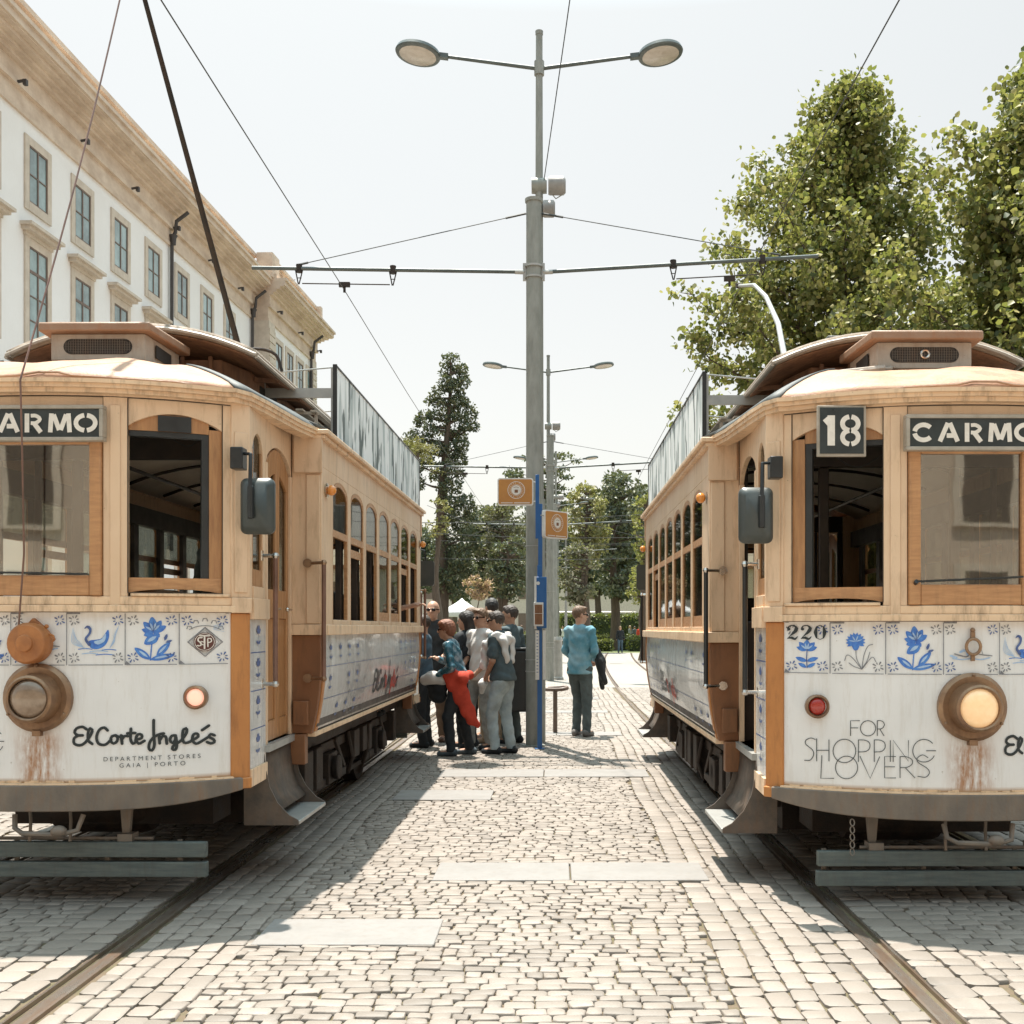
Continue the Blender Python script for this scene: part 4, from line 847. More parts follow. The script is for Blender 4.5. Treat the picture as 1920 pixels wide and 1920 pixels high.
SLAB = mat('smooth_stone_slab', (.235,.222,.208), .6, c2=(.20,.188,.175), scale=4, dirt=.7, dirtc=(.18,.15,.125), bump=.05)
MORT = mat('joint_soil', (.13,.09,.06), .95, c2=(.10,.09,.045), scale=14, bump=.5, bscale=90)
def farmat():
    m,nt,b = newmat('far_paving'); L = nt.links; tc = N(nt,'ShaderNodeTexCoord')
    br = N(nt,'ShaderNodeTexBrick'); br.inputs['Scale'].default_value=3.2; br.inputs['Color1'].default_value=(.30,.275,.24,1); br.inputs['Color2'].default_value=(.27,.245,.215,1); br.inputs['Mortar'].default_value=(.18,.15,.12,1); br.inputs['Mortar Size'].default_value=.02
    L.new(tc.outputs['Object'], br.inputs[0]); n2 = N(nt,'ShaderNodeTexNoise', Scale=.3, Detail=6.0); L.new(tc.outputs['Object'], n2.inputs[0])
    c = mixc(nt, ramp(nt,n2.outputs[0],[(.35,0.0),(.7,.5)]), br.outputs[0], (.24,.22,.195)); L.new(c, b.inputs['Base Color']); b.inputs['Roughness'].default_value=.8
    return m
FARP = farmat()
RAILM = mat('worn_rail_steel', (.36,.32,.28), .30, metal=.75, c2=(.24,.16,.11), scale=5, stretch=(4,.6,1), dirt=.3, dirtc=(.2,.09,.04))
GROOVE = mat('rail_groove', (.020,.014,.011), .8, c2=(.05,.025,.014), scale=5)
p = MB(); p.add([(-220,-60,-.016),(220,-60,-.016),(220,420,-.016),(-220,420,-.016)],[[0,1,2,3]]); g_ = p.build('ground',MORT,smooth=0); g_['kind']='structure'
FAR0 = 27.0
p = MB(); p.add([(-60,FAR0,0),(60,FAR0,0),(60,140,0),(-60,140,0)],[[0,1,2,3]]); p.add([(-60,-50,0),(60,-50,0),(60,3.0,0),(-60,3.0,0)],[[0,1,2,3]])
p.add([(-60,3.0,-.004),(-9.5,3.0,-.004),(-9.5,FAR0,-.004),(-60,FAR0,-.004)],[[0,1,2,3]]); p.add([(9.5,3.0,-.004),(60,3.0,-.004),(60,FAR0,-.004),(9.5,FAR0,-.004)],[[0,1,2,3]])
g_ = p.build('plaza_pavement',FARP,smooth=0); g_['kind']='structure'
SLABS = [(-1.44,-.57,5.04,5.48),(-.73,.92,6.33,6.80),(-1.42,-.56,9.3,9.85),(-1.18,.96,10.75,11.3),(-1.4,-.56,13.3,13.8),(-.9,.95,14.9,15.4),(-1.3,.95,18.9,19.4),(-1.3,.95,22.6,23.1)]
p = MB()
for a,b_,c,d in SLABS:
    if b_-a > 1: mid = a+(b_-a)*.5; p.bx(a,mid-.004,c,d,-.02,.0075); p.bx(mid+.004,b_,c,d,-.02,.008)
    else: p.bx(a,b_,c,d,-.02,.0075)
g_ = p.build('paving_slabs',SLAB,bevel=.006); g_['kind']='structure'
RX = [-3.48,-2.04,1.51,2.95]
bend = lambda y: .00075*max(0,y-17)**2
ST = []                                    # (cx, cy, halfw, halfd)
def inslab(x,y): return any(a+.02<x<b_-.02 and c+.012<y<d-.012 for a,b_,c,d in SLABS)
def rowsA(x0,x1,y0,y1,wv=.094,dv=.071):
    y = y0
    while y < y1:
        d_ = dv*random.uniform(.85,1.15); x = x0-random.uniform(0,wv)
        while x < x1:
            w_ = wv*random.uniform(.7,1.5); a,b_ = max(x,x0),min(x+w_,x1)
            if b_-a > .04: ST.append(((a+b_)/2, y+d_/2+random.uniform(-.007,.007), (b_-a)/2-.0028, d_/2-.0028*random.uniform(.6,1.9)))
            x += w_
        y += d_
def colsB(x0,x1,y0,y1,n):
    ws = np.array([random.uniform(.85,1.15) for _ in range(n)]); ws = ws/ws.sum()*(x1-x0); x = x0
    for w_ in ws:
        y = y0-random.uniform(0,.2)
        while y < y1:
            l_ = random.uniform(.085,.165); ST.append((x+w_/2, y+l_/2, w_/2-.0035, l_/2-.003)); y += l_
        x += w_
Y0,Y1 = 3.0,FAR0
rowsA(-1.47,.74,Y0,Y1)
colsB(-1.97,-1.47,Y0,Y1,5); colsB(.74,1.455,Y0,Y1,6)
for a,b_ in ((RX[0],RX[1]),(RX[2],RX[3])):
    colsB(a+.065,a+.36,Y0,Y1,2); colsB(b_-.40,b_-.10,Y0,Y1,2); rowsA(a+.36,b_-.40,Y0,Y1,.10,.085)
colsB(RX[0]-.50,RX[0]-.09,Y0,Y1,3); rowsA(-9.5,RX[0]-.5,Y0,Y1,.105,.095); colsB(RX[3]+.065,RX[3]+.5,Y0,Y1,3); rowsA(RX[3]+.5,9.5,Y0,Y1,.105,.095)
S_ = np.array([s for s in ST if not inslab(s[0],s[1])]); n = len(S_)
cx,cy,hw,hd = S_.T
# slow waviness of the courses
cx = cx + .012*np.sin(cy*2.3+cx*1.7); cyw = cy + .018*np.sin(cx*3.1+cy*.9)+.010*np.sin(cx*7.3)
cc = np.minimum(hw,hd)*rng.uniform(.10,.42,(n,8)).T
base = [(1,-1,0),(1,1,0),(1,1,1),(-1,1,1),(-1,1,0),(-1,-1,0),(-1,-1,1),(1,-1,1)]
ring = []
for k,(sx,sy,cut) in enumerate(base):
    ox = sx*(hw-(cc[k] if cut else 0)); oy = sy*(hd-(0 if cut else cc[k])); ring.append((ox+rng.uniform(-.005,.005,n), oy+rng.uniform(-.005,.005,n)))
hgt = rng.uniform(-.002,.004,n); tx = rng.uniform(-.02,.02,n)*1.5; ty = rng.uniform(-.03,.03,n)
V = np.zeros((n,24,3))
for k,(ox,oy) in enumerate(ring):
    for j,(f,z) in enumerate(((1.0,-.022),(.985,-.004),(.88,.0))):
        V[:,j*8+k,0] = cx+ox*f; V[:,j*8+k,1] = cyw+oy*f; V[:,j*8+k,2] = z+hgt*(j>0)+(tx*ox+ty*oy)*(j>0)
F = []
for j in (0,1):
    for k in range(8): F.append([j*8+k,j*8+(k+1)%8,(j+1)*8+(k+1)%8,(j+1)*8+k])
def bulk(name, V, quads, ngon, m, smooth=True):
    n,k,_ = V.shape; q = len(quads); 
    li = (np.array(quads)[None]+np.arange(n)[:,None,None]*k).reshape(n,-1); lens = [len(quads[0])]*q
    if ngon: li = np.concatenate([li, np.array(ngon)[None]+np.arange(n)[:,None]*k],1); lens = lens+[len(ngon)]
    me = bpy.data.meshes.new(name); me.vertices.add(n*k); me.vertices.foreach_set('co', V.reshape(-1)); li = li.reshape(-1)
    me.loops.add(len(li)); me.loops.foreach_set('vertex_index', li.astype(np.int32)); tot = np.tile(lens,n)
    me.polygons.add(len(tot)); me.polygons.foreach_set('loop_start', np.concatenate([[0],np.cumsum(tot)[:-1]]).astype(np.int32)); me.polygons.foreach_set('loop_total', tot.astype(np.int32))
    me.materials.append(m); me.update(calc_edges=True); me.validate()
    if smooth: me.polygons.foreach_set('use_smooth',[True]*len(me.polygons)); me.set_sharp_from_angle(angle=R(50))
    o = bpy.data.objects.new(name, me); col.objects.link(o); return o
g_ = bulk('cobblestone_pavement', V, F, list(range(16,24)), SETT); g_['kind']='structure'
tracks = [empty('tram_track',(0,0,0),0,'pair of grooved rails set in the setts under the tram with the unlit headlamp','track','tram tracks'), empty('tram_track',(0,0,0),0,'pair of grooved rails under the number 18 tram, curving away past the man in blue','track','tram tracks')]
for i,rx in enumerate(RX):
    p = MB(); ys = list(np.linspace(-20,17,12))+list(np.linspace(19,100,40)); prof = [(-.045,-.03),(-.045,.001),(-.035,.005),(.012,.005),(.014,-.028)] if i%2 == 0 else [(.045,-.03),(.045,.001),(.035,.005),(-.012,.005),(-.014,-.028)]
    s_ = 1 if i%2 == 0 else -1
    for pr in (prof, [(s_*.052,-.03),(s_*.052,.003),(s_*.064,.003),(s_*.064,-.03)]):
        k = len(pr); vs=[(rx+bend(y)+a,y,z+(.004 if y>FAR0-1 else 0)) for y in ys for a,z in pr]
        p.add(vs,[[j*k+q,j*k+q+1,(j+1)*k+q+1,(j+1)*k+q] for j in range(len(ys)-1) for q in range(k-1)])
    g_ = p.build('rail',RAILM,tracks[i//2],smooth=0)
    p = MB(); vs=[(rx+bend(y)+a,y,-.02 if y<FAR0 else .002) for y in ys for a in (s_*.013-.001,s_*.053)]; p.add(vs,[[j*2,j*2+1,j*2+3,j*2+2] for j in range(len(ys)-1)]); p.build('groove',GROOVE,g_,smooth=0)

# ------------------------------------------------------------------ trams
tl = tram('tram',(-2.76,5.71,0),R(-.55),'vintage cream tram with unlit headlamp, rope drum and closed double doors',1)
tr = tram('tram',(2.23,5.71,-.05),R(.1),'vintage cream tram with route number 18 board, lit headlamp and open door',-1)
tl['group'] = tr['group'] = 'vintage trams waiting at the stop'
# trolley poles (each moves with its tram)
def wp_(px,py,d): return Vector(((px-VX)*d/FPX, d, CAMH-(py-VY)*d/FPX))
def loc_(T,v):
    a = -T.rotation_euler.z; v = Vector(v)-T.location; return Vector((v.x*math.cos(a)-v.y*math.sin(a), v.x*math.sin(a)+v.y*math.cos(a), v.z))
p = MB(); a,b_ = wp_(477,760,9.8), wp_(243,-106,6.76); p.tube([loc_(tl,a.lerp(b_,t)) for t in np.linspace(0,1,6)],[.027,.026,.024,.021,.018,.015],10)
e = loc_(tl,b_); p.beam(e,(e.x,e.y-.16,e.z+.03),.05,.05); q = p.build('trolley_pole',UNDER,tl)
p = MB(); p.lathe([(.16,3.44),(.17,3.50),(.08,3.56),(.05,3.64)],(0,3.93,0),'z',16); p.build('pole_base',UNDER,q)
p = MB(); a = loc_(tl,wp_(246,-95,6.78)); b_ = loc_(tl,wp_(40,705,5.60)); pts=[a.lerp(b_,t)+Vector((0,0,-.10*math.sin(math.pi*t))) for t in np.linspace(0,1,14)]+[Vector((b_.x,b_.y-.01,2.80)),Vector((b_.x+.0,-.10,2.4)),Vector((-.035,-.09,1.9)),Vector((-.075,-.075,1.46))]
p.tube(pts,.0055,6); p.build('trolley_rope',RAILBR,tl)
p = MB(); a = loc_(tr,wp_(1475,690,9.8)); b_ = loc_(tr,wp_(1386,536,13.4)); mid = a.lerp(b_,.55)+Vector((.10,0,.22))
p.tube([tuple(v) for v in [a, a.lerp(mid,.5)+Vector((.03,0,.05)), mid, mid.lerp(b_,.5)+Vector((.03,0,.07)), b_]],[.03,.028,.025,.022,.02],10); q = p.build('trolley_pole',STEELL,tr)
p = MB(); p.beam(b_,b_+Vector((0,.14,.05)),.05,.06); p.build('trolley_head',UNDER,q)
p = MB(); p.lathe([(.16,3.44),(.17,3.50),(.08,3.56),(.05,3.64)],(.0,4.0,0),'z',16); p.build('pole_base',UNDER,q)

# ------------------------------------------------------------------ masts and lamps
LGLASS = mat('lamp_diffuser',(.55,.50,.44),.3,c2=(.42,.37,.31),scale=9,spec=.6); TEAL = mat('painted_lamp_steel',(.10,.12,.115),.45,c2=(.075,.09,.088),scale=6,metal=.2)
SPK = mat('pale_speaker_shell',(.30,.29,.27),.5,c2=(.22,.21,.20),scale=6)
def make_mast():
    T = empty('catenary_mast',(0,0,0),0,'','mast','catenary masts along the platform')
    p = MB(); p.tube([(0,0,0),(0,0,6.95)],[.103,.098],20); p.lathe([(.112,6.94),(.115,6.98),(.02,7.0)],(0,0,0),'z',20); p.lathe([(.15,0),(.15,.012),(.11,.015)],(0,0,0),'z',20); p.build('pole',STEEL,T)
    p = MB()
    for z in (5.98,6.12): p.lathe([(.118,-.012),(.118,.012)],(0,0,z),'z',18)
    for s in (-1,1): p.bx(*sorted((s*.10,s*.14)),-.02,.02,5.94,6.16); p.tube([(s*.12,0,6.05),(s*.24,0,6.055)],.03)
    for z in (1.10,2.55,.95): p.lathe([(.108,-.006),(.108,.006)],(0,0,z),'z',18)
    p.build('clamp',STEELL,T)
    for s,dz,L in ((-1,.05,3.6),(1,.20,3.63)):
        p = MB(); p.tube([(s*.2,0,6.055),(s*L,0,6.055+dz)],.025,12); q = p.build('crossarm',TEAL,T)
        p = MB(); zz = lambda x: 6.055+dz*x/L
        for x in ((1.78,2.92) if s>0 else (1.80,3.0)):
            z = zz(x); p.tube([(s*x,0,z-.05),(s*x,0,z+.05)],.04); p.tube([(s*(x-.05),0,z),(s*x,0,z-.20)],.008); p.tube([(s*(x+.05),0,z),(s*(x+.01),0,z-.20)],.008); p.tube([(s*(x-.03),0,z-.12),(s*(x+.02),0,z-.12)],.006)
        p.build('insulator',UNDER,q)
        x0,x1 = (1.82,2.88) if s>0 else (1.84,2.96); z = zz(x0)-.19
        p = MB(); p.tube([(s*x0,0,z),(s*x1,0,z+ (zz(x1)-zz(x0)))],.008); xc = 2.50 if s>0 else 2.42; p.bx(*sorted((s*xc-.07,s*xc+.07)),-.02,.02,z-.03,z+.03); p.beam((s*xc,0,z),(s*xc,0,z-.10),.02,.03); p.build('wire_clip',UNDER,q)
        p = MB(); a = Vector((s*.10,0,6.80)); b_ = Vector((s*(3.0 if s<0 else 3.15),0,zz(3)+.05)); p.tube([a,b_],.006,6); p.tube([a,a.lerp(b_,.09)],.014,6); p.tube([a.lerp(b_,.96),b_],.014,6); p.build('stay_wire',WIRE,q)
    return T
def make_lamp():
    T = empty('street_lamp',(0,0,0),0,'','street lamp','double armed street lamps along the platform')
    p = MB(); p.tube([(0,0,0),(0,0,3.2)],.085,14); p.tube([(0,0,3.2),(0,0,9.34)],[.062,.045],14); p.lathe([(.05,9.33),(.052,9.38),(.01,9.39)],(0,0,0),'z',12); p.lathe([(.066,8.80),(.066,8.98)],(0,0,0),'z',14); p.build('post',STEEL,T)
    for s in (-1,1):
        p = MB(); p.tube([(s*.04,0,8.89),(s*1.26,0,9.05)],[.026,.022],10); q = p.build('arm',TEAL,T)
        tilt = Matrix.Rotation(R(-7*s),3,'Y'); c = Vector((s*1.60,0,9.08))
        def tl_(mb): mb.v = [tuple(tilt@Vector(v)+c) for v in mb.v]; return mb
        p = MB(); p.lathe([(.0,.075),(.20,.072),(.285,.04),(.30,.0),(.29,-.02),(.25,-.025)],(0,0,0),'z',32); p.bx(-.40 if s>0 else .27,-.27 if s>0 else .40,-.04,.04,-.02,.04); q = tl_(p).build('lamp_head',TEAL,T)
        p = MB(); p.lathe([(.245,-.024),(.23,-.034),(.0,-.046)],(0,0,0),'z',28); tl_(p).build('diffuser',LGLASS,q)
    p = MB(); p.lathe([(.11,0),(.12,.02),(.12,.20),(.09,.23)],(.12,0,7.34),'x',18); p.build('loudspeaker',SPK,T)
    p = MB(); p.lathe([(.10,0),(.11,.02),(.11,.14),(.08,.16)],(.05,-.09,7.0),'x',18); p.build('loudspeaker',SPK,T)
    p = MB(); p.lathe([(.10,0),(.105,.05),(.10,.20)],(-.10,0,7.34),'x',14); p.tube([(.16,0,7.24),(.22,0,7.17),(.3,0,7.22)],.008); p.build('speaker_bracket',STEEL,T)
    return T
mast = make_mast(); lamp = make_lamp()
MST = [(1001,13.63),(1032,30.3),(1040,47),(1043,64),(1045,81)]
words_m = ['thick grey mast nearest the camera, with a blue stop sign pole in front of it','thick grey mast directly behind the nearest mast, its crossarm above the brown signs','third grey mast, deep among the background trees','fourth grey mast, small, far back where the wires bunch together','farthest tiny grey mast in front of the park trees']
words_l = ['tall double armed street lamp rising beside the nearest mast, largest of its kind','double armed street lamp seen half way down behind the nearest mast','third double armed street lamp, low over the background trees','fourth street lamp, small, seen between the wires','farthest tiny street lamp at the end of the platform']
for i,(px,d) in enumerate(MST):
    m_ = mast if i == 0 else copy_tree(mast); m_.location = ((px-VX)*d/FPX, d, 0); m_['label'] = words_m[i]
    l_ = lamp if i == 0 else copy_tree(lamp); dl = d+.45 if i==0 else d+.5; pxl = 1011 if i==0 else (1028 if i==1 else px+2); l_.location = ((pxl-VX)*dl/FPX, dl, 0 if i<2 else 0); l_['label'] = words_l[i]
# overhead wires
def wire(pts, lab, r=.006, name='overhead_wire'):
    p = MB(); p.tube(pts, r, 6); o = p.build(name, WIRE); return tag(o, lab, 'wire', 'overhead wires')
lw = [(-2.69+ (0 if y<20 else bend(y)*.5),y,5.83-.04*math.sin(math.pi*((y-13.6)%16.8)/16.8)) for y in np.linspace(-12,81,60)]
rw = [(2.36+ (0 if y<20 else bend(y)*.5),y,5.84-.04*math.sin(math.pi*((y-13.6)%16.8)/16.8)) for y in np.linspace(-12,81,60)]
wire(lw,'contact wire running lengthwise above the left tram'); wire(rw,'contact wire running lengthwise above the right tram and in front of the green trees')
p0 = wp_(1020,338,13.9); p1 = Vector((.40,9.0,8.75)); wire([p0, p0.lerp(p1,.5)+Vector((0,0,-.03)), p1, p0+(p1-p0)*2.6],'dark cable rising steeply from the loudspeaker on the lamp post')
for i,(d,z,a,b_) in enumerate(((38,5.2,-9,9),(44,6.0,-10,8),(55,6.1,-11,12),(58,5.4,-12,12),(49,5.0,-10,10),(52,6.6,-9,11),(62,6.9,-12,13))):
    wire([(a+(b_-a)*t,d+1.5*math.sin(i*2+3*t),z-.25*math.sin(math.pi*t)+(.3*t if i%2 else -.2*t)) for t in np.linspace(0,1,12)],'thin span wire crossing the street in front of the park trees',.010,'span_wire')
for i,(d,x0,z0,x1,z1) in enumerate(((43,-3.5,5.2,.0,6.6),(46,-5.5,6.8,-1,4.9),(40,.4,5.6,3.3,4.9))):
    wire([(x0,d,z0),(x1,d,z1)],'short slanting wire tangled among the span wires',.010,'guy_wire')
# second lamp type far right of the mast
T = empty('curved_street_lamp',(1.9,66,0),0,'pale single street lamp seen just right of the mast, above the brown signs','street lamp')
p = MB(); p.tube([(-1.2,0,0),(-1.2,0,8.6)],[.10,.06],10); p.tube([(-1.2,0,8.6),(-.4,0,8.9),(.0,0,9.6)],.04); p.build('post',STEELL,T); p = MB(); p.ball((.15,0,9.68),.42,14,(1,.6,.35)); p.build('lamp_head',STEELL,T)
T.scale=(1,1,.98)

# ------------------------------------------------------------------ stop furniture
BLUEP = mat('blue_enamel',(.008,.105,.30),.35,c2=(.008,.085,.25),scale=5); SIGNO = mat('ochre_sign_face',(.50,.22,.05),.4,c2=(.44,.18,.04),scale=5); WHT = mat('white_plastic',(.72,.69,.64),.4,c2=(.62,.59,.54),scale=9)
d0 = 13.25
def X_(px,d=d0): return (px-VX)*d/FPX
def Z_(py,d=d0): return CAMH-(py-VY)*d/FPX
T = empty('stop_sign_pole',(X_(1012),d0,0),0,'bright blue tram stop pole with timetable case, standing right in front of the grey mast','sign pole')
ox = X_(1012)
def sgn_box(mb,a,b_,c,d,y0,y1): mb.bx(X_(a)-ox,X_(b_)-ox,y0,y1,Z_(d),Z_(c)); return mb
p = MB(); p.bx(-.03,.03,-.03,.03,0,Z_(1060)); sgn_box(p,1004,1011,890,1010,-.02,.02); sgn_box(p,1009,1017,945,1080,-.025,.025); p.bx(-.06,.06,-.06,.06,0,.012); p.build('pole',BLUEP,T,bevel=.004)
p = MB(); sgn_box(p,1004,1025,1082,1178,-.07,.03); p.build('timetable_case',BLUEP,T,bevel=.008)
p = MB(); sgn_box(p,1002,1006,1081,1179,-.072,.031); q = p.build('case_edge',WHT,T)
p = MB(); p.lathe([(.022,-.004),(.022,0)],(X_(1009)-ox,-.072,Z_(1094)),'y',16); p.build('round_badge',WHT,q)
p = MB(); sgn_box(p,1001,1019,1130,1174,-.10,-.071); q = p.build('notice_frame',WHT,T,bevel=.004)
p = MB(); sgn_box(p,1003,1017,1134,1150,-.103,-.1005); sgn_box(p,1003,1017,1151,1171,-.103,-.1005); p.build('notice',OCHRED,q)
p = MB(); sgn_box(p,1004,1011,1182,1274,-.05,-.031); q = p.build('route_list',WHT,T); 
p = MB(); sgn_box(p,1018,1023,1182,1274,-.05,-.0); p.build('route_list',WHT,T)
d = Decal(lambda x,z,l:(x,-.051-l,z))
for i in range(13): d.ribbon([(X_(1006)-ox,Z_(1188+6*i)),(X_(1009.5)-ox,Z_(1188+6*i))],.008,False,caps=False)
d.build('small_print',BLUED,q)
def stop_sign(name,a,b_,c,e,dd,rz,lab):
    cx_ = X_((a+b_)/2,dd); cz_ = Z_((c+e)/2,dd); w_ = (b_-a)*dd/FPX/2; h_ = (e-c)*dd/FPX/2; w_ /= math.cos(rz)
    T = empty(name,(cx_,dd,cz_),rz,lab,'sign','brown tram stop signs')
    def rr(w,h,r): return [(sx*(w-r)+r*math.cos(t),sz*(h-r)+r*math.sin(t)) for sx,sz,t0 in ((1,1,0),(-1,1,90),(-1,-1,180),(1,-1,270)) for t in [R(t0+22.5*j) for j in range(5)]]
    p = MB(); p.prism(rr(w_,h_,.03),'y',-.025,.025); p.build('sign_panel',WHT,T,smooth=30)
    p = MB(); p.prism(rr(w_-.015,h_-.015,.02),'y',-.028,-.0255); q = p.build('sign_face',SIGNO,T,smooth=0)
    dk = Decal(lambda x,z,l:(x,-.0285-l,z)); r = h_*.62; c0 = (w_*.05,h_*.12)
    dk.circle(c0,r,.007); dk.circle(c0,r*.66,.004)
    for k in range(22):
        t = 2*math.pi*k/22
        if k in (5,16): continue
        dk.ribbon([(c0[0]+r*.76*math.cos(t),c0[1]+r*.76*math.sin(t)),(c0[0]+r*.90*math.cos(t),c0[1]+r*.90*math.sin(t))],.005,False,caps=False)
    dk.disc(c0,r*.58); dk.ribbon([(-w_*.8,-h_*.82),(-w_*.15,-h_*.82)],.010,False,caps=False); dk.ribbon([(-w_*.08,-h_*.82),(w_*.8,-h_*.82)],.010,False,caps=False)
    dk.build('emblem',LETW,q)
    dk = Decal(lambda x,z,l:(x,-.034-l,z)); s_ = r*.2
    dk.fill([(c0[0]-s_,c0[1]-s_*1.6),(c0[0]+s_,c0[1]-s_*1.6),(c0[0]+s_,c0[1]+.2*s_),(c0[0]-s_,c0[1]+.2*s_)],False); dk.ribbon([(c0[0]-r*.3,c0[1]+r*.28),(c0[0],c0[1]+r*.36),(c0[0]+r*.3,c0[1]+r*.28)],.006); dk.build('emblem_tram',OCHRED,q)
    return T
T = stop_sign('stop_sign',933,1000,897,948,d0,0,'wide brown stop sign with round cream emblem, the upper one, left of the blue pole')
p = MB(); a = X_(999)-T.location.x; b_ = X_(1010)-T.location.x
for z in (.12,-.12): p.tube([(a,0,z),(b_,0,z)],.008)
p.build('bracket',STEELL,T)
T = stop_sign('stop_sign',1019,1062,958,1010,d0+.1,R(48),'smaller brown stop sign turned away, the lower one, right of the blue pole')
p = MB(); T2 = T; p.tube([(-.26,0,.1),(-.19,0,.1)],.008); p.build('bracket',STEELL,T)
# waste bin hung on the mast, leaning rail
T = empty('waste_bin',(X_(976,13.85),13.85,.42),0,'black waste bin hung on the left of the nearest grey mast','bin')
p = MB(); p.prism([(-.13,0),(.10,0),(.14,.80),(-.12,.80)],'y',-.12,.12); p.build('bin_body',BLACK,T,bevel=.03); p = MB(); p.bx(-.14,.15,-.13,.13,.801,.83); p.build('bin_lid',BLACK,T,bevel=.01)
T = empty('leaning_rail',(X_(1041,15.3),15.3,0),0,'low brown metal leaning rail with looped end, beside the man in the blue shirt','rail')
RB = mat('brown_tube_metal',(.15,.10,.075),.45,c2=(.11,.075,.055),scale=6)
p = MB(); p.tube([(0,0,0),(0,0,.60)],.032,12); p.tube([(-.62,.3,0),(-.62,.3,.60)],.032,12); p.build('post',RB,T)
p = MB(); lp=[(-.70,.33,.62),(-.3,.16,.62),(0,.0,.62),(.12,-.05,.63),(.17,.0,.64),(.15,.08,.65),(.05,.07,.65),(-.1,.1,.635)]; p.tube([tuple(v) for v in catmull(lp,.04)],.028,10); p.build('top_bar',RB,T)

# ------------------------------------------------------------------ long stone building on the left
STUC = mat('white_stucco',(.80,.785,.77),.85,c2=(.76,.74,.72),scale=.35,dirt=.12,dirtc=(.42,.38,.33)); GRAN = mat('warm_granite',(.66,.54,.43),.8,c2=(.50,.39,.30),scale=1.3,stretch=(1,.8,1.4),dirt=.45,dirtc=(.40,.31,.24)); GRANL = mat('pale_granite_trim',(.60,.52,.43),.8,c2=(.50,.43,.35),scale=2.5,dirt=.3,dirtc=(.25,.2,.16))
FRAMEB = mat('window_frame_brown',(.17,.12,.095),.6); PANEB = mat('reflecting_pane',(.32,.43,.43),.08,c2=(.11,.15,.15),scale=.45,spec=.8)
PIPE = mat('iron_downpipe',(.06,.055,.055),.6)
BLD = empty('palace_building',(-19.5,0,0),R(-2.43),'long white stuccoed building with granite cornice and rows of framed windows, behind the left tram','building')
YA,YBd = 8.0,60.0; YW = 70.0
p = MB(); p.bx(-16,0,YA,YBd,0,18.8); p.bx(-16,.8,YBd,YW,0,18.8); p.build('wall',STUC,BLD,smooth=0)
p = MB()
def band(x1,z0,z1,y0=YA,y1=YBd): p.bx(-15.9,x1,y0,y1,z0,z1)
for z0,z1,x in ((18.801,18.95,.10),(18.951,19.55,.06),(19.551,19.72,.20),(19.721,20.25,.16),(20.251,20.40,.34),(20.401,20.55,.52),(20.551,20.70,.74),(20.701,20.76,.95),(20.761,21.02,1.02),(21.021,21.16,1.12),(21.161,21.42,.55)):
    band(x,z0,z1); 
    p.bx(-15.9,x+.8,YBd-.0+.0,YW+x,z0+.002,z1+.002)
# parapet with recessed panels
for (x,y0,y1) in ((.10,YA,YBd),(.90,YBd+1.0,YW)):
    p.bx(x-.45,x-.06,y0,y1,21.421,22.30); p.bx(x-.5,x+.14,y0,y1,22.301,22.5)
    p.bx(x-.44,x,y0,y1,21.4215,21.62); p.bx(x-.44,x,y0,y1,22.14,22.2995)
    y = y0
    while y < y1-.5:
        p.bx(x-.44,x,y,y+.34,21.6205,22.1395); p.bx(x-.055,x-.03,y+.52,y+1.42,21.72,22.04); p.bx(x-.44,x,y+1.60,y+1.94,21.6205,22.1395); p.bx(x-.055,x-.03,y+2.12,y+3.02-.0,21.72,22.04); y += 3.19
p.bx(.3,1.2,YBd-.3,YBd+1.0,21.16,22.52); p.bx(-.1,1.3,YW-.3,YW+.1,21.43,22.5)
p.build('cornice',GRAN,BLD,smooth=0)
for y0,y1,x in ((YBd+.0,YBd+1.1,.92),(YW-.9,YW+.02,.92),(YA,YA+1,.12)):
    p = MB(); p.bx(x-1.0,x,y0-.04,y1,0,18.79)
    for k in range(46): p.bx(x-.9,x+.05,y0-.02,y1-.03,.05+.4*k,.38+.4*k) if k%1==0 and .4*k<18.2 else None
    p.build('pilaster',GRANL,BLD,smooth=0)
def win(y,z0,z1,w_,x,hood,rows_):
    s_ = .26; p = MB()
    p.bx(x,x+.06,y-w_/2-s_,y-w_/2,z0-.30,z1+.28); p.bx(x,x+.06,y+w_/2,y+w_/2+s_,z0-.30,z1+.28); p.bx(x,x+.055,y-w_/2-.001,y+w_/2+.001,z1,z1+.28); p.bx(x,x+.07,y-w_/2-.001,y+w_/2+.001,z0-.30,z0)
    if hood:
        p.bx(x,x+.10,y-w_/2-.3,y+w_/2+.3,z1+.281,z1+.42); p.bx(x,x+.30,y-w_/2-.42,y+w_/2+.42,z1+.421,z1+.55); p.bx(x,x+.42,y-w_/2-.52,y+w_/2+.52,z1+.551,z1+.66)
    f = p.build('window',GRANL,BLD,smooth=0)
    p = MB(); p.bx(x+.001,x+.012,y-w_/2,y+w_/2,z0,z1); p.build('pane',PANEB,f,smooth=0)
    p = MB(); t = .06; p.bx(x+.013,x+.04,y-w_/2,y-w_/2+t,z0,z1); p.bx(x+.013,x+.04,y+w_/2-t,y+w_/2,z0,z1); p.bx(x+.013,x+.04,y-t*.6,y+t*.6,z0,z1); p.bx(x+.013,x+.039,y-w_/2,y+w_/2,z1-t,z1); p.bx(x+.013,x+.039,y-w_/2,y+w_/2,z0,z0+t)
    for k in range(1,rows_): z = z0+(z1-z0)*k/rows_; tt = .05 if (rows_>2 and k==rows_-1) else .02; p.bx(x+.013,x+.038,y-w_/2,y+w_/2,z-tt,z+tt)
    p.build('sash_bars',FRAMEB,f,smooth=0)
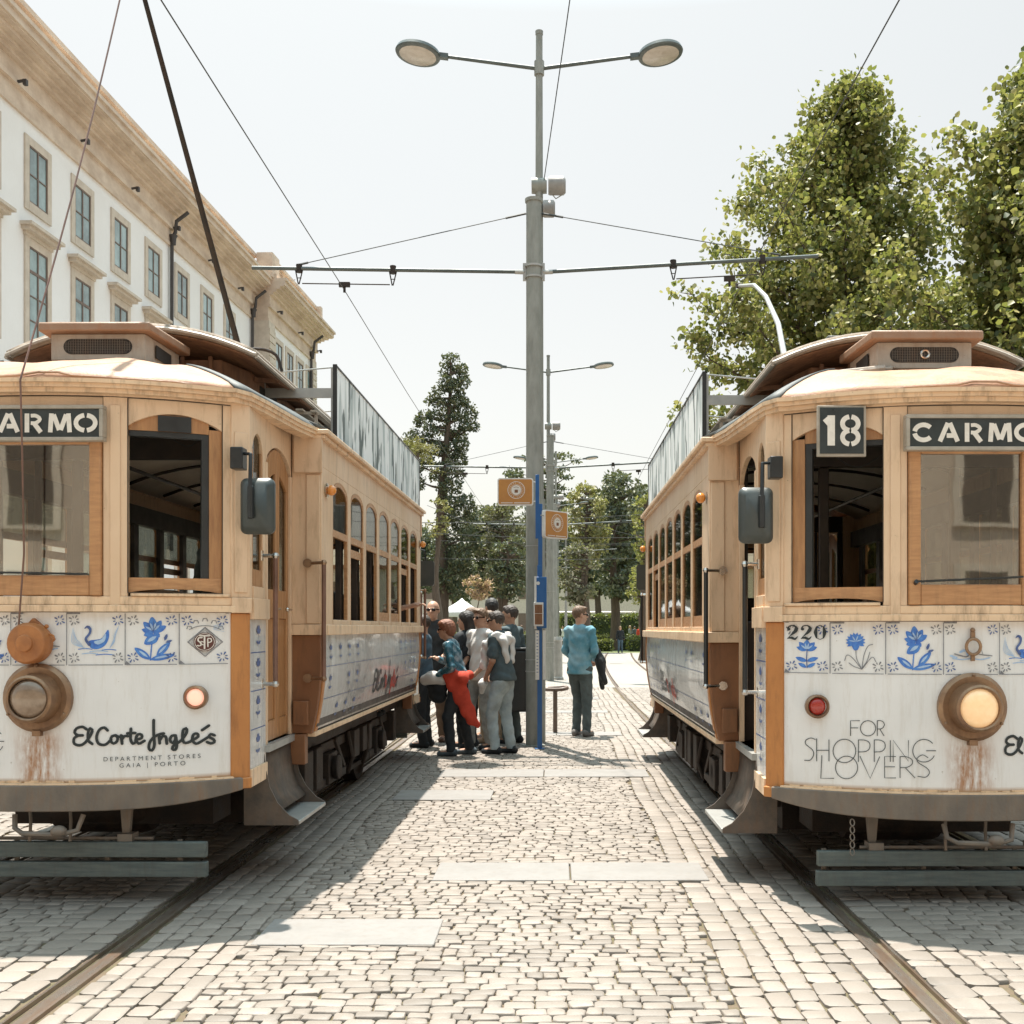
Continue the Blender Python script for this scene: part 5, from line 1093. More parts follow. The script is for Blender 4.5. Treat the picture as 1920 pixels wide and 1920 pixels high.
for i in range(-5,9):
    y = 37+3.19*i
    if y < YBd-1.2:
        win(y,16.05,18.0,1.22,0,False,2); win(y,11.2,14.55,1.22,0,True,4); win(y,6.2,9.3,1.22,0,True,3); win(y,1.6,4.4,1.22,0,False,3)
for i in range(4):
    y = YBd+2.1+2.2*i; win(y,16.05,18.0,1.2,.8,False,2); win(y,11.2,14.55,1.2,.8,True,4); win(y,6.2,9.3,1.2,.8,True,3)
for y,x in ((48.3,0),(YBd-.5,.0),(YW-1.3,.8)):
    p = MB(); p.tube([(x+.9,y,20.3),(x+.35,y,19.9),(x+.3,y,19.4),(x+.14,y,19.1),(x+.12,y,5)],.085,8); p.lathe([(.12,0),(.14,.3),(.2,.42)],(x+.2,y,18.85),'z',10); p.build('downpipe',PIPE,BLD)
for i in range(-3,13):
    y = 35.4+3.19*i*1.35; x = .2 if y<YBd else 1.0
    if y<YW: p = MB(); p.beam((x,y,19.62),(x+.25,y,19.66),.07,.07); p.bx(x+.2,x+.32,y-.07,y+.07,19.5,19.68); p.build('floodlight',PIPE,BLD)
p = MB(); p.tube([(-.2,YW-2,22.5),(-.2,YW-2,23.8)],.03); p.tube([(-.6,YW-2,23.2),(.2,YW-2,23.4)],.02); p.tube([(-.5,YW-2,23.6),(.1,YW-2,23.7)],.02); p.build('antenna',PIPE,BLD)
# facade behind the viewer, mirrored in the windscreens
TWN = empty('town_house',(0,-17,0),0,'sunlit pale row of town houses behind the viewpoint, seen mirrored in the windscreens','building')
p = MB(); p.bx(-40,40,-10,0,0,9.5); p.build('wall',mat('pale_render',(.55,.45,.36),.85,c2=(.48,.39,.31),scale=.4),TWN,smooth=0)
p = MB(); p.bx(-40.3,40.3,-10.4,.5,9.5,9.9); p.build('cornice',GRANL,TWN,smooth=0)
p = MB(); p.prism([(-10.2,9.9),(.4,9.9),(-5,12)],'x',-40,40); p.build('roof',mat('roof_tiles',(.36,.12,.05),.8,c2=(.28,.09,.04),scale=2),TWN,smooth=0)
for i in range(-7,8):
    for z0,z1 in ((.2,3.0),(4.3,6.6),(7.2,9.0)):
        p = MB(); p.bx(i*2.9-.85,i*2.9+.85,.001,.08,z0-.12,z1+.2); f = p.build('window',GRANL,TWN,smooth=0); p = MB(); p.bx(i*2.9-.62,i*2.9+.62,.081,.09,z0,z1); p.build('pane',mat('warm_dark_pane',(.15,.12,.095),.2) if i==-7 and z0<1 else bpy.data.materials['warm_dark_pane'],f,smooth=0)

# ------------------------------------------------------------------ trees
BARK = mat('bark',(.07,.05,.035),.9,c2=(.12,.09,.065),scale=5,stretch=(3,3,.6),bump=.6,bscale=20)
def leaves(name, C, size, m, parent, droop=.35, wid=.42, upn=.4):
    C = np.asarray(C); n = len(C); a = rng.normal(size=(n,3)); a[:,2] -= droop; a /= np.linalg.norm(a,axis=1)[:,None]
    nn = rng.normal(size=(n,3)); nn[:,2] += upn; nn -= a*np.sum(nn*a,1)[:,None]; nn /= np.linalg.norm(nn,axis=1)[:,None]; sd = np.cross(a,nn); s = size*rng.uniform(.6,1.3,(n,1))
    V = np.zeros((n,6,3)); V[:,0]=C; V[:,1]=C+a*s*.28+sd*s*wid+nn*s*.06; V[:,2]=C+a*s*.68+sd*s*wid*.72+nn*s*.08; V[:,3]=C+a*s*1.0-nn*s*.06; V[:,4]=C+a*s*.68-sd*s*wid*.72+nn*s*.08; V[:,5]=C+a*s*.28-sd*s*wid+nn*s*.06
    o = bulk(name, V, [[0,1,2,3],[0,3,4,5]], None, m, False); o.parent = parent; return o
def decid(name, loc, H, prof, nb, ncl, nlf, lsize, m, label, cat='tree', group=None, trunk=.2, clr=.30, t0=.18, up=.55, lobes=(), twist=0, droop=.35, jit=.25, cat_seed=1):
    r = random.Random(cat_seed); T = empty(name, loc, 0, label, cat, group)
    p = MB(); tp = [(.10*math.sin(i*1.1+cat_seed),.08*math.cos(i*1.7),H*i/9*.97) for i in range(10)]; tp[0]=(0,0,-.05)
    p.tube(tp,[trunk*(1-.93*(i/9))+.006 for i in range(10)],10); C=[]
    def tz(t):
        f = t*9/.97*1.0; i = min(8,int(f)); q = f-i; return Vector(tp[i]).lerp(Vector(tp[i+1]),min(1,q))
    br = []
    for k in range(nb):
        t = t0+(.99-t0)*((k+.5)/nb)**.85; az = k*2.39996+twist; L = prof(t)*r.uniform(1-jit*1.6,1+jit); br.append((t,az,L,up))
    br += [(t,az,L,u) for t,az,L,u in lobes]
    for t,az,L,u in br:
        a = tz(max(.05,t-.10*L/H*2)); dr = Vector((math.cos(az),math.sin(az),0)); pts=[]; 
        for j in range(6):
            s = j/5; pts.append(a+dr*(L*s)+Vector((0,0,u*L*(s**1.4)))+Vector((r.uniform(-1,1),r.uniform(-1,1),r.uniform(-1,1)))*(.05*L*s))
        r0 = max(.012,trunk*.36*(1-t*.8)); p.tube(pts,[r0*(1-.85*j/5) for j in range(6)],6)
        k = max(2,int(ncl*(.4+L/ (max(.3,prof(.45))))*.72))
        for c_ in range(k):
            s = r.uniform(.18,1)**.8; f = s*5; i = min(4,int(f)); q = pts[i].lerp(pts[i+1],f-i); off = Vector((r.gauss(0,1),r.gauss(0,1),r.gauss(0,.8)))*(clr*(.5+.6*(1-s)))*min(1,.45+L*.3)
            e = q+off; p.tube([q,e],[r0*.25+.003,.004],4)
            for _ in range(nlf): 
                g = np.array([r.gauss(0,1),r.gauss(0,1),r.gauss(0,.8)])*clr*.55; C.append(np.array(e)+g)
    for _ in range(nlf*4): C.append(np.array(tz(.97))+np.array([r.gauss(0,.16),r.gauss(0,.16),r.gauss(0,.28)]))
    p.build('trunk',BARK,T,smooth=80); leaves('crown',C,lsize,m,T,droop); return T
LIME = leafmat('lime_leaves',[(.15,.17,.045),(.32,.30,.10),(.05,.075,.028),(.48,.42,.18),(.20,.21,.065),(.07,.10,.04),(.38,.35,.13)],.36)
LIMEL = leafmat('bright_lime_leaves',[(.20,.22,.06),(.30,.28,.09),(.13,.16,.045),(.36,.32,.13)],.35)
def pt1(t): return np.interp(t,[0,.15,.25,.35,.45,.55,.65,.75,.85,.95,1],[1.6,2.0,2.4,2.8,3.05,2.75,2.2,1.7,1.15,.55,.2])
decid('linden_tree',(5.6,20.5,0),12.0,pt1,92,26,34,.105,LIME,'tall pointed green linden whose top stands alone against the sky, behind the right tram',group='lindens behind the right tram',trunk=.20,cat_seed=4,clr=.27,lobes=[(.60,math.pi+.1,2.4,.9),(.76,math.pi-.3,1.5,1.2),(.68,.1,2.2,.9),(.50,math.pi+.05,3.3,.55),(.42,math.pi,3.2,.4)])
decid('linden_tree',(8.25,17.6,0),11.0,lambda t:pt1(t)*.92,92,26,34,.112,LIME,'large green linden nearest the camera, standing highest above the right tram',group='lindens behind the right tram',trunk=.2,cat_seed=9,clr=.27,twist=1,lobes=[(.72,math.pi-.2,2.3,.9),(.5,math.pi+.2,3.2,.5)])
decid('linden_tree',(9.6,25.5,0),9.6,lambda t:pt1(t)*1.0,74,24,30,.135,LIME,'fuller green linden filling the gap between the two pointed ones',group='lindens behind the right tram',trunk=.2,cat_seed=14,clr=.33,twist=2)
# conifer and park trees
FOLD = leafmat('dark_conifer_foliage',[(.045,.068,.052),(.075,.10,.062),(.11,.125,.068),(.18,.17,.09)],.15)
FOLC = leafmat('cedar_foliage',[(.065,.09,.065),(.11,.13,.085),(.19,.19,.11),(.05,.072,.055)],.15)
FOLG = leafmat('grey_olive_foliage',[(.12,.125,.08),(.19,.18,.12),(.08,.09,.06),(.25,.22,.155)],.25)
FOLY = leafmat('yellow_green_foliage',[(.22,.21,.08),(.31,.28,.12),(.13,.14,.055),(.38,.33,.16)],.3)
FOLP = leafmat('pale_pink_blossom',[(.48,.30,.20),(.56,.38,.27),(.36,.22,.15),(.30,.24,.12)],.3)
def clump_tree(name, loc, H, spec, m, label, leaf, per, trunk=.5, cat='tree', group=None, seed=1, trunkx=0, lean=0):
    """spec: clumps (dx,dy,z,rx,rz) each joined to the trunk by a limb"""
    r = random.Random(seed); T = empty(name, loc, 0, label, cat, group); p = MB()
    tp = [(lean*(i/9)**1.3+.1*math.sin(i),0,H*.97*i/9) for i in range(10)]; p.tube(tp,[trunk*(1-.9*i/9) for i in range(10)],10); C=[]
    for dx,dy,z,rx,rz_ in spec:
        z0 = max(.3,z-abs(dx)*.35); f = min(8.99,z0/(H*.97)*9); i = int(f); a = Vector(tp[i]).lerp(Vector(tp[i+1]),f-i); b_ = Vector((dx,dy,z))
        p.tube([a,a.lerp(b_,.5)+Vector((0,0,-.1*abs(dx)*.5)),b_],[trunk*.18,trunk*.12,trunk*.05],5)
        n_ = int(per*rx*rx*max(.5,rz_/rx))
        for _ in range(n_):
            v = np.array([r.gauss(0,1),r.gauss(0,1),r.gauss(0,1)]); v /= np.linalg.norm(v); q = r.uniform(.35,1)**.5*(1+.18*math.sin(v[0]*7+dx*3)+.15*math.sin(v[2]*9+z)); C.append((dx+v[0]*rx*q,dy+v[1]*rx*q,z+v[2]*rz_*q))
    p.build('trunk',BARK,T,smooth=80); leaves('crown',C,leaf,m,T,.1,.30,.2); return T
def P_(px,py,d): return ((px-VX)*d/FPX, CAMH-(py-VY)*d/FPX)
# giant conifer behind the left tram: clumps follow its tiers
D1 = 60; bx_ = P_(822,0,D1)[0]; sp = []
for px,py,rx,rz_ in ((845,672,13,8),(838,684,9,7),(862,688,12,9),(852,690,10,6),(835,698,11,5),(866,702,10,7),(868,715,14,6),(852,716,10,6),(838,718,11,9),(826,733,13,7),(850,730,14,7),(862,735,10,8),(815,745,11,7),(805,752,8,6),(828,757,12,8),(858,755,14,12),(870,750,9,8),(845,768,15,8),(795,780,14,8),(815,778,14,9),(783,790,7,10),(882,772,11,14),(862,782,14,10),(838,785,14,8),(888,798,9,9),(873,800,12,8),(810,805,15,9),(832,805,16,9),(855,815,17,13),(800,822,13,9),(775,818,12,10),(865,835,14,14),(845,845,18,14),(820,840,14,12),(790,845,12,10),(785,875,12,12),(800,865,14,10),(860,862,14,12),(840,880,18,14),(815,890,12,10),(790,905,8,12),(862,890,9,9),(845,915,18,14),(850,945,20,14),(875,940,14,12),(885,960,12,14),(858,970,20,14),(835,960,14,14),(845,1000,24,14),(880,1005,16,12),(895,1020,10,14),(830,1030,22,18),(860,1045,22,18),(875,1065,16,16),(845,1080,24,18),(820,1085,18,20),(860,1105,20,14)):
    x,z = P_(px,py,D1); r = random.Random(px*py); sp.append((x-bx_,r.uniform(-.5,.5),z,rx*.037,rz_*.037))
clump_tree('sequoia_tree',(bx_,D1,0),P_(0,668,D1)[1],sp,FOLD,'tall ragged dark conifer rising alone over the left tram roof','' or .16,1350,.52,seed=3,lean=.65)
# palm
T = empty('palm_tree',(P_(776,0,56)[0],56,0),0,'palm crown peeking over the far end of the left roof banner','tree')
p = MB(); p.tube([(0,0,0),(0,0,P_(0,850,56)[1])],.28,10); p.build('trunk',BARK,T); C=[]; r = random.Random(5)
zc = P_(0,845,56)[1]
for k in range(40):
    az = r.uniform(0,6.28); el = r.uniform(-.2,1.2); L = r.uniform(1.2,1.7)
    for j in range(40):
        s = j/39; C.append((math.cos(az)*math.cos(el)*L*s+r.gauss(0,.03), math.sin(az)*math.cos(el)*L*s+r.gauss(0,.03), zc+math.sin(el)*L*s-.55*s*s*L+r.gauss(0,.03)))
leaves('crown',C,.24,FOLY,T,.5,.10)
def blob(px0,px1,py0,py1,d,m,label,name='park_tree',leaf=.3,dens=15,seed=0,flat=.6,lean=0,trunkpx=None,tr=.3,group='park trees behind the stop',edge=1.0):
    r = random.Random(seed+px0); x0,z1 = P_(px0,py0,d); x1,z0 = P_(px1,py1,d); bx = P_(trunkpx if trunkpx else (px0+px1)/2,0,d)[0]; sp=[]; n_=int(dens*1.9*edge)
    W = (x1-x0)/2; Hh = (z1-z0)/2
    for k in range(n_):
        t = r.uniform(-1,1); w_ = math.sqrt(max(.05,1-abs(t)**2.2)); u = r.uniform(-1,1)*w_; rr = min(W,Hh)*r.uniform(.16,.34)
        sp.append(((x0+x1)/2+u*(W-rr)-bx, r.uniform(-1,1)*W*.5, (z0+z1)/2+t*(Hh-rr*flat), rr, rr*flat))
    return clump_tree(name,(bx,d,0),z1-.4,sp,m,label,leaf,22/leaf**2,tr,group=group,seed=seed)
blob(930,1112,842,960,78,FOLC,'cedar with flat wispy tips showing either side of the mast just under the crossarm',name='cedar_tree',leaf=.25,dens=26,seed=2,flat=.22,trunkpx=1040)
blob(880,1000,930,1100,62,FOLG,'grey olive weeping tree left of the mast, behind the tangled wires',leaf=.2,dens=30,seed=3)
blob(905,1005,1000,1135,58,FOLD,'dark tree with bare lower trunk left of the mast above the white tent',leaf=.2,dens=26,seed=31,trunkpx=949)
blob(1090,1235,880,1130,72,FOLC,'broad dark cedar filling the view beside the right tram',name='cedar_tree',leaf=.26,dens=50,seed=4,flat=.4,trunkpx=1152,tr=.4)
blob(1045,1150,905,1070,66,FOLY,'yellow green tree right of the mast behind the lower brown sign',leaf=.22,dens=30,seed=5)
blob(1040,1130,1010,1140,60,FOLG,'low olive tree right of the mast at head height of the man in blue',leaf=.2,dens=24,seed=6,trunkpx=1098)
blob(1178,1245,925,1060,46,LIMEL,'bright lime green tree touching the right tram, upper half sunlit',leaf=.17,dens=22,seed=7)
blob(1170,1245,1055,1140,48,LIMEL,'low yellow green tree under the bright lime tree beside the right tram',leaf=.15,dens=18,seed=71)
blob(790,850,930,1010,50,FOLY,'pale yellow green bush like tree against the far end of the left tram',leaf=.18,dens=14,seed=8)
blob(862,930,1076,1125,55,FOLP,'small tree with pale pink blossom above the white tent',name='blossom_tree',leaf=.14,dens=22,seed=9,tr=.08,group=None)
blob(800,905,1040,1140,85,FOLD,'dark evergreen low behind the conifer trunk',leaf=.3,dens=20,seed=10)
for i,(px0,px1,py0,lab) in enumerate(((700,860,985,'farthest dark tree behind the end of the left tram'),(850,990,945,'farthest dark tree behind the olive tree'),(960,1090,930,'farthest dark tree directly behind the masts'),(1060,1180,915,'farthest dark tree behind the yellow green one'),(1140,1300,905,'farthest dark tree behind the right tram end'))):
    blob(px0,px1,py0,1120,105,FOLD,lab,leaf=.42,dens=60,seed=40+i,tr=.4)
# hedges and lawn
HEDGE = leafmat('hedge_leaves',[(.09,.11,.025),(.14,.16,.04),(.06,.08,.02),(.19,.19,.06)],.2)
LAWN = mat('lawn',(.17,.19,.07),.9,c2=(.11,.14,.045),scale=1.5,bump=.3)
def hedge(x0,x1,y0,y1,h,lab,dens=55,lf=.13):
    T = empty('hedge',((x0+x1)/2,(y0+y1)/2,0),0,lab,'hedge','clipped hedges around the lawn'); W=(x1-x0)/2; L=(y1-y0)/2
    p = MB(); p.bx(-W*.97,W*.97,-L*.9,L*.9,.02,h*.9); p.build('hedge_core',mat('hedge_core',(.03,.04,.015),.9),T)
    n_ = int(dens*(2*W*2*L+2*W*h*2+2*L*h*2)); C=[]
    for _ in range(n_):
        f = random.random(); a,b_,c = random.uniform(-W,W),random.uniform(-L,L),random.uniform(.05,h)
        if f<.45: c = h
        elif f<.8: b_ = -L
        else: a = random.choice((-W,W))
        C.append((a+random.gauss(0,.05),b_+random.gauss(0,.05),c+random.gauss(0,.04)+.05*math.sin(a*2)))
    leaves('foliage',C,lf,HEDGE,T,.0); return T
p = MB(); p.add([(-1,66,.012),(30,62,.012),(40,130,.012),(-16,130,.012),(-16,72,.012)],[[0,1,2,3,4]]); 
g_ = p.build('lawn',LAWN,smooth=0); g_['kind']='structure'
hedge(2.6,10.8,72,73.5,1.0,'long clipped hedge behind the man in the blue shirt')
hedge(1.9,3.7,68,69.3,.7,'low hedge in front of the lawn, left of the small walking woman'); hedge(4.7,9.5,68,69.5,.8,'low hedge right of the small walking woman, touching the right tram')
hedge(-9.5,-1.5,80,81.5,1.1,'clipped hedge left of the mast, behind the group of people'); hedge(0.5,12,92,93.5,2.6,'tall dark hedge farthest back under the trees',30,.2)
FB = empty('pale_far_building',(2,135,0),0,'long pale building glimpsed between trunks at the back of the park','building')
p = MB(); p.bx(-45,45,0,8,0,9.0); p.build('wall',mat('pale_plaster',(.60,.53,.46),.9),FB,smooth=0)
p = MB(); p.bx(-45.5,45.5,-.4,8.4,9.0,9.5); p.build('roof',mat('far_roof',(.33,.17,.10),.9),FB,smooth=0)
for i in range(-14,15):
    for z in (1.2,5.2): p = MB(); p.bx(i*3-.6,i*3+.6,-.06,-.005,z,z+2.2); p.build('window',FRAMEB,FB,smooth=0)
# bus glimpsed in the park gap
T = empty('parked_coach',(P_(1100,0,108)[0],108,0),0,'white coach with dark windows, far back between the tree trunks','coach')
p = MB(); p.bx(-5,5,-1.2,1.2,.45,3.2); p.build('body',WHT,T,bevel=.15); p = MB(); p.bx(-4.8,4.8,-1.22,-1.205,1.6,2.75); p.build('window_band',BLACK,T)
for x in (-3,3):
    p = MB(); p.lathe([(.3,-.13),(.5,-.12),(.5,.12),(.3,.13)],(x,-1.1,.5),'y',18); p.build('wheel',BLACK,T)
# white tent
T = empty('white_canopy_tent',(P_(866,0,74)[0],74,0),0,'white peaked canopy tent behind the bald man','tent')
CL = mat('white_canvas',(.72,.72,.73),.8); cn=[(-1.5,-1.5,2.55),(1.5,-1.5,2.55),(1.5,1.5,2.55),(-1.5,1.5,2.55)]
p = MB(); n0=13; rows=[]
for j in range(7):
    s = j/6; k = (1-s)**1.25; rows.append([((cn[i%4][0]*(1-q)+cn[(i+1)%4][0]*q)*k,(cn[i%4][1]*(1-q)+cn[(i+1)%4][1]*q)*k,2.55+1.05*s) for i in range(4) for q in (0,.33,.66)]+[(cn[0][0]*k,cn[0][1]*k,2.55+1.05*s)])
p.grid(rows); p.build('canopy',CL,T,solid=.01,smooth=20); p = MB()
for i in range(4): a,b_=cn[i],cn[(i+1)%4]; p.add([a,b_,(b_[0],b_[1],2.3),(a[0],a[1],2.3)],[[0,1,2,3]])
p.build('valance',CL,T,smooth=0)
for x,y,_ in cn: p = MB(); p.tube([(x,y,0),(x,y,2.5)],.03); p.build('leg',STEELL,T)
# pale kiosk behind the far end of the left tram
T = empty('kiosk',(P_(797,0,40)[0],40,0),0,'pale box shaped kiosk between the left tram and the bald man','kiosk')
p = MB(); p.bx(-.35,.35,-.35,.35,0,1.45); p.build('body',WHT,T,bevel=.03); p = MB(); p.bx(-.4,.4,-.4,.4,1.451,1.53); p.build('top',STEELL,T,bevel=.02)
# grey cylinder beside mast two
T = empty('pillar_base',(P_(1046,0,31.2)[0],31.2,0),0,'light grey round pillar on the platform right behind the second mast','pillar'); p = MB(); p.lathe([(.17,0),(.17,.06),(.14,.08),(.13,1.12),(.15,1.15),(.12,1.25)],(0,0,0),'z',20); p.build('body',STEELL,T,smooth=30)

# ------------------------------------------------------------------ people: one smooth surface per body, clothes as shells over it
def nets(F, org, h):
    s = F < 0; nx,ny,nz = F.shape
    c = [(i,j,k) for i in (0,1) for j in (0,1) for k in (0,1)]
    def sl(a,o): return a[o[0]:nx-1+o[0], o[1]:ny-1+o[1], o[2]:nz-1+o[2]]
    cnt = sum(sl(s,o).astype(np.int8) for o in c); m = (cnt>0)&(cnt<8); idx = np.argwhere(m)
    if len(idx) == 0: return [],[]
    vid = -np.ones(m.shape,int); vid[m] = np.arange(len(idx)); acc = np.zeros((len(idx),3)); w_ = np.zeros(len(idx))
    val = {o: F[idx[:,0]+o[0], idx[:,1]+o[1], idx[:,2]+o[2]] for o in c}
    for a in c:
        for ax in range(3):
            if a[ax]: continue
            b_ = list(a); b_[ax] = 1; b_ = tuple(b_); va,vb = val[a],val[b_]; cr = (va<0)!=(vb<0); t = np.where(cr, va/np.where(cr,va-vb,1), 0)
            p_ = np.tile(np.array(a,float),(len(idx),1)); p_[:,ax] = t; acc += p_*cr[:,None]; w_ += cr
    V = (idx+acc/w_[:,None])*h+org; Q=[]
    for ax in range(3):
        o1,o2 = [(1,2),(2,0),(0,1)][ax]; sh = [nx,ny,nz]; r = [slice(1,sh[q]-1) for q in range(3)]; r[ax] = slice(0,sh[ax]-1); r2 = list(r); r2[ax] = slice(1,sh[ax])
        A,B_ = s[tuple(r)],s[tuple(r2)]; e = np.argwhere(A!=B_); off = np.array([1,1,1]); off[ax]=0; e2 = e+off; fl = A[tuple(e.T)]
        def g(d1,d2): q = e2.copy(); q[:,o1]-=d1; q[:,o2]-=d2; return vid[tuple(q.T)]
        q = np.stack([g(1,1),g(0,1),g(0,0),g(1,0)],1); q[~fl] = q[~fl][:,::-1]; Q.append(q)
    return V, np.concatenate(Q)
class SDF:
    def __init__(s, lo, hi, h):
        s.h = h; s.lo = np.array(lo,float); n = [int((hi[i]-lo[i])/h)+2 for i in range(3)]; s.ax = [s.lo[i]+np.arange(n[i])*h for i in range(3)]; s.F = np.full(n, .2)
    def sub(s, lo, hi, mg=.07):
        r=[]
        for i in range(3): a = max(0,int((lo[i]-mg-s.lo[i])/s.h)); b_ = min(len(s.ax[i]),int((hi[i]+mg-s.lo[i])/s.h)+2); r.append(slice(a,max(a,b_)))
        return tuple(r), np.meshgrid(*[s.ax[i][r[i]] for i in range(3)], indexing='ij')
    def un(s, r, d, k):
        f = s.F[r]; hh = np.clip(.5+.5*(f-d)/k,0,1); s.F[r] = f*(1-hh)+d*hh-k*hh*(1-hh)
    def cap(s, a, b_, ra, rb, fy=1, fx=1, k=.022):
        a = np.array(a,float); b_ = np.array(b_,float); R_ = max(ra,rb); r,(x,y,z) = s.sub(np.minimum(a,b_)-R_,np.maximum(a,b_)+R_)
        if x.size == 0: return
        sc = np.array((1/fx,1/fy,1)); d = (b_-a)*sc; L2 = max(1e-9,d@d); px,py,pz = (x-a[0])*sc[0],(y-a[1])*sc[1],(z-a[2]); t = np.clip((px*d[0]+py*d[1]+pz*d[2])/L2,0,1)
        q = np.sqrt((px-t*d[0])**2+(py-t*d[1])**2+(pz-t*d[2])**2)-(ra+(rb-ra)*t); s.un(r, q*min(1,fy*1.1,fx*1.1)**.5, k)
    def ell(s, c, rad, M=None, k=.015):
        c = np.array(c,float); rad = np.array(rad,float); R_ = rad.max(); r,(x,y,z) = s.sub(c-R_,c+R_)
        if x.size == 0: return
        p_ = np.stack([x-c[0],y-c[1],z-c[2]],-1)
        if M is not None: p_ = p_@M
        s.un(r, (np.sqrt(((p_/rad)**2).sum(-1))-1)*rad.min(), k)
    def mesh(s, name, m, parent, smooth=180):
        V,Q = nets(s.F, s.lo, s.h)
        if len(V) == 0: return None
        me = bpy.data.meshes.new(name); me.from_pydata(V.tolist(), [], Q.tolist()); me.materials.append(m); me.polygons.foreach_set('use_smooth',[True]*len(me.polygons)); me.update()
        o = bpy.data.objects.new(name, me); col.objects.link(o); o.parent = parent; return o
def cloth(name, c, v=.75, scale=9, rough=.85, dirtc=None): return mat(name, c, rough, c2=tuple(x*v for x in c), scale=scale, bump=.15, bscale=30)
SKIN = mat('light_skin',(.52,.30,.205),.5,c2=(.45,.25,.165),scale=20); SKIN2 = mat('tan_skin',(.40,.22,.14),.5,c2=(.34,.18,.115),scale=20)
HAIRS = {k:mat('hair_'+k,c,.55,c2=tuple(x*.6 for x in c),scale=60,bump=.5,bscale=120) for k,c in dict(black=(.018,.014,.012),brown=(.17,.095,.05),auburn=(.26,.095,.045),dark=(.055,.038,.028),blond=(.30,.2,.1)).items()}
SUNG = mat('sunglass_lens',(.008,.008,.009),.15)
def person(loc, rz, label, H=1.75, h=.011, skin=SKIN, hair='brown', style='short', top=None, sleeve='long', pants=None, shoes=None, arms=None, legs=None, lean=0, leanx=0, turn=0, glasses=False, group=None, hem=.86, fat=1.0, cat='person', far=False, fem=False):
    k_ = H/1.75; T = empty('person', loc, rz, label, cat, group); P3 = lambda *a: np.array(a,float)*k_
    ln, lx = math.sin(R(lean)), math.sin(R(leanx)); pz = .95*k_
    def up(p_):
        p_ = np.array(p_,float); dz = max(0,p_[2]-pz); return p_+np.array((dz*lx, dz*ln, -dz*(1-math.cos(R(math.hypot(lean,leanx))))))
    sw = .155 if fem else .172
    J = dict(pel=P3(0,0,.95),wai=up(P3(0,.0,1.10)),che=up(P3(0,.0,1.29)),uc=up(P3(0,-.01,1.39)),nk=up(P3(0,-.005,1.47)),hd=up(P3(0,.015,1.635)))
    A_ = {'down':((.235,-.03,1.15),(.245,.05,.90)),'front':((.225,.0,1.15),(.10,.24,1.03)),'low':((.225,.02,1.15),(.07,.20,.93)),'chest':((.22,.04,1.16),(.06,.22,1.25)),'reach':((.21,.22,1.24),(.16,.50,1.30)),'phone':((.22,.06,1.18),(.10,.28,1.28)),'back':((.25,-.10,1.17),(.22,-.16,.95)),'bent':((.25,-.06,1.16),(.20,.16,1.10))}
    arms = arms or ('down','down'); legs = legs or ((0,0),(0,0))
    sh=[];el=[];wr=[]
    for i,s in enumerate((1,-1)):
        e,w_ = A_[arms[i]]; sh.append(up(P3(s*sw,-.005,1.425))); el.append(up(P3(s*e[0],e[1],e[2]))); wr.append(up(P3(s*w_[0],w_[1],w_[2])) if w_[2]>.95 else up(P3(s*w_[0],w_[1],max(.955,w_[2])))-np.array((0,0,max(0,.955-w_[2])))*k_)
    hip=[P3(s*.09,0,.90) for s in (1,-1)]; kn=[P3(s*.098+legs[i][0]*.5,.02+legs[i][1]*.5+(.05 if legs[i][1]>0.02 else 0),.50) for i,s in enumerate((1,-1))]; an=[P3(s*.12+legs[i][0],-.03+legs[i][1],.085) for i,s in enumerate((1,-1))]
    lo = np.min([J['hd'],*el,*wr,*an,*sh,J['pel']],0)-.27; hi = np.max([J['hd'],*el,*wr,*an,*sh,J['pel']],0)+.27; lo[2] = -.03; hi[2] = J['hd'][2]+.2
    hc = J['hd']; ca,sa = math.cos(R(turn)),math.sin(R(turn)); M = np.array([[ca,-sa,0],[sa,ca,0],[0,0,1.]]); hp = lambda x,y,z: hc+M@(np.array((x,y,z))*k_)
    # body
    B = SDF(lo,hi,h); f = fat; hr = k_
    B.cap(J['pel']-P3(0,0,.02),J['wai'],.135*f*hr,.125*f*hr,.66); B.cap(J['wai'],J['che'],.125*f*hr,.15*f*hr,.62); B.cap(J['che'],J['uc'],.148*hr,.13*hr,.60); B.cap(sh[0]*.95+sh[1]*.05,sh[1]*.95+sh[0]*.05,.045*hr,.045*hr,1,k=.04)
    B.cap(J['nk']-P3(0,0,.03),hc-P3(0,.02,.05),.056*hr,.050*hr)
    B.ell(hp(0,-.012,.022),np.array((.076,.096,.096))*hr,M); B.ell(hp(0,.018,-.045),np.array((.058,.070,.070))*hr,M,k=.03); B.ell(hp(0,.045,-.09),np.array((.030,.028,.024))*hr,M,k=.02)
    B.cap(hp(0,.085,.015),hp(0,.108,-.026),.009*hr,.014*hr,k=.010); B.cap(hp(-.03,.078,.022),hp(.03,.078,.022),.010*hr,.010*hr,k=.012); B.cap(hp(-.018,.083,-.062),hp(.018,.083,-.062),.009*hr,.009*hr,k=.008)
    for s in (1,-1): B.ell(hp(s*.077,-.008,-.005),np.array((.012,.02,.032))*hr,M,k=.008)
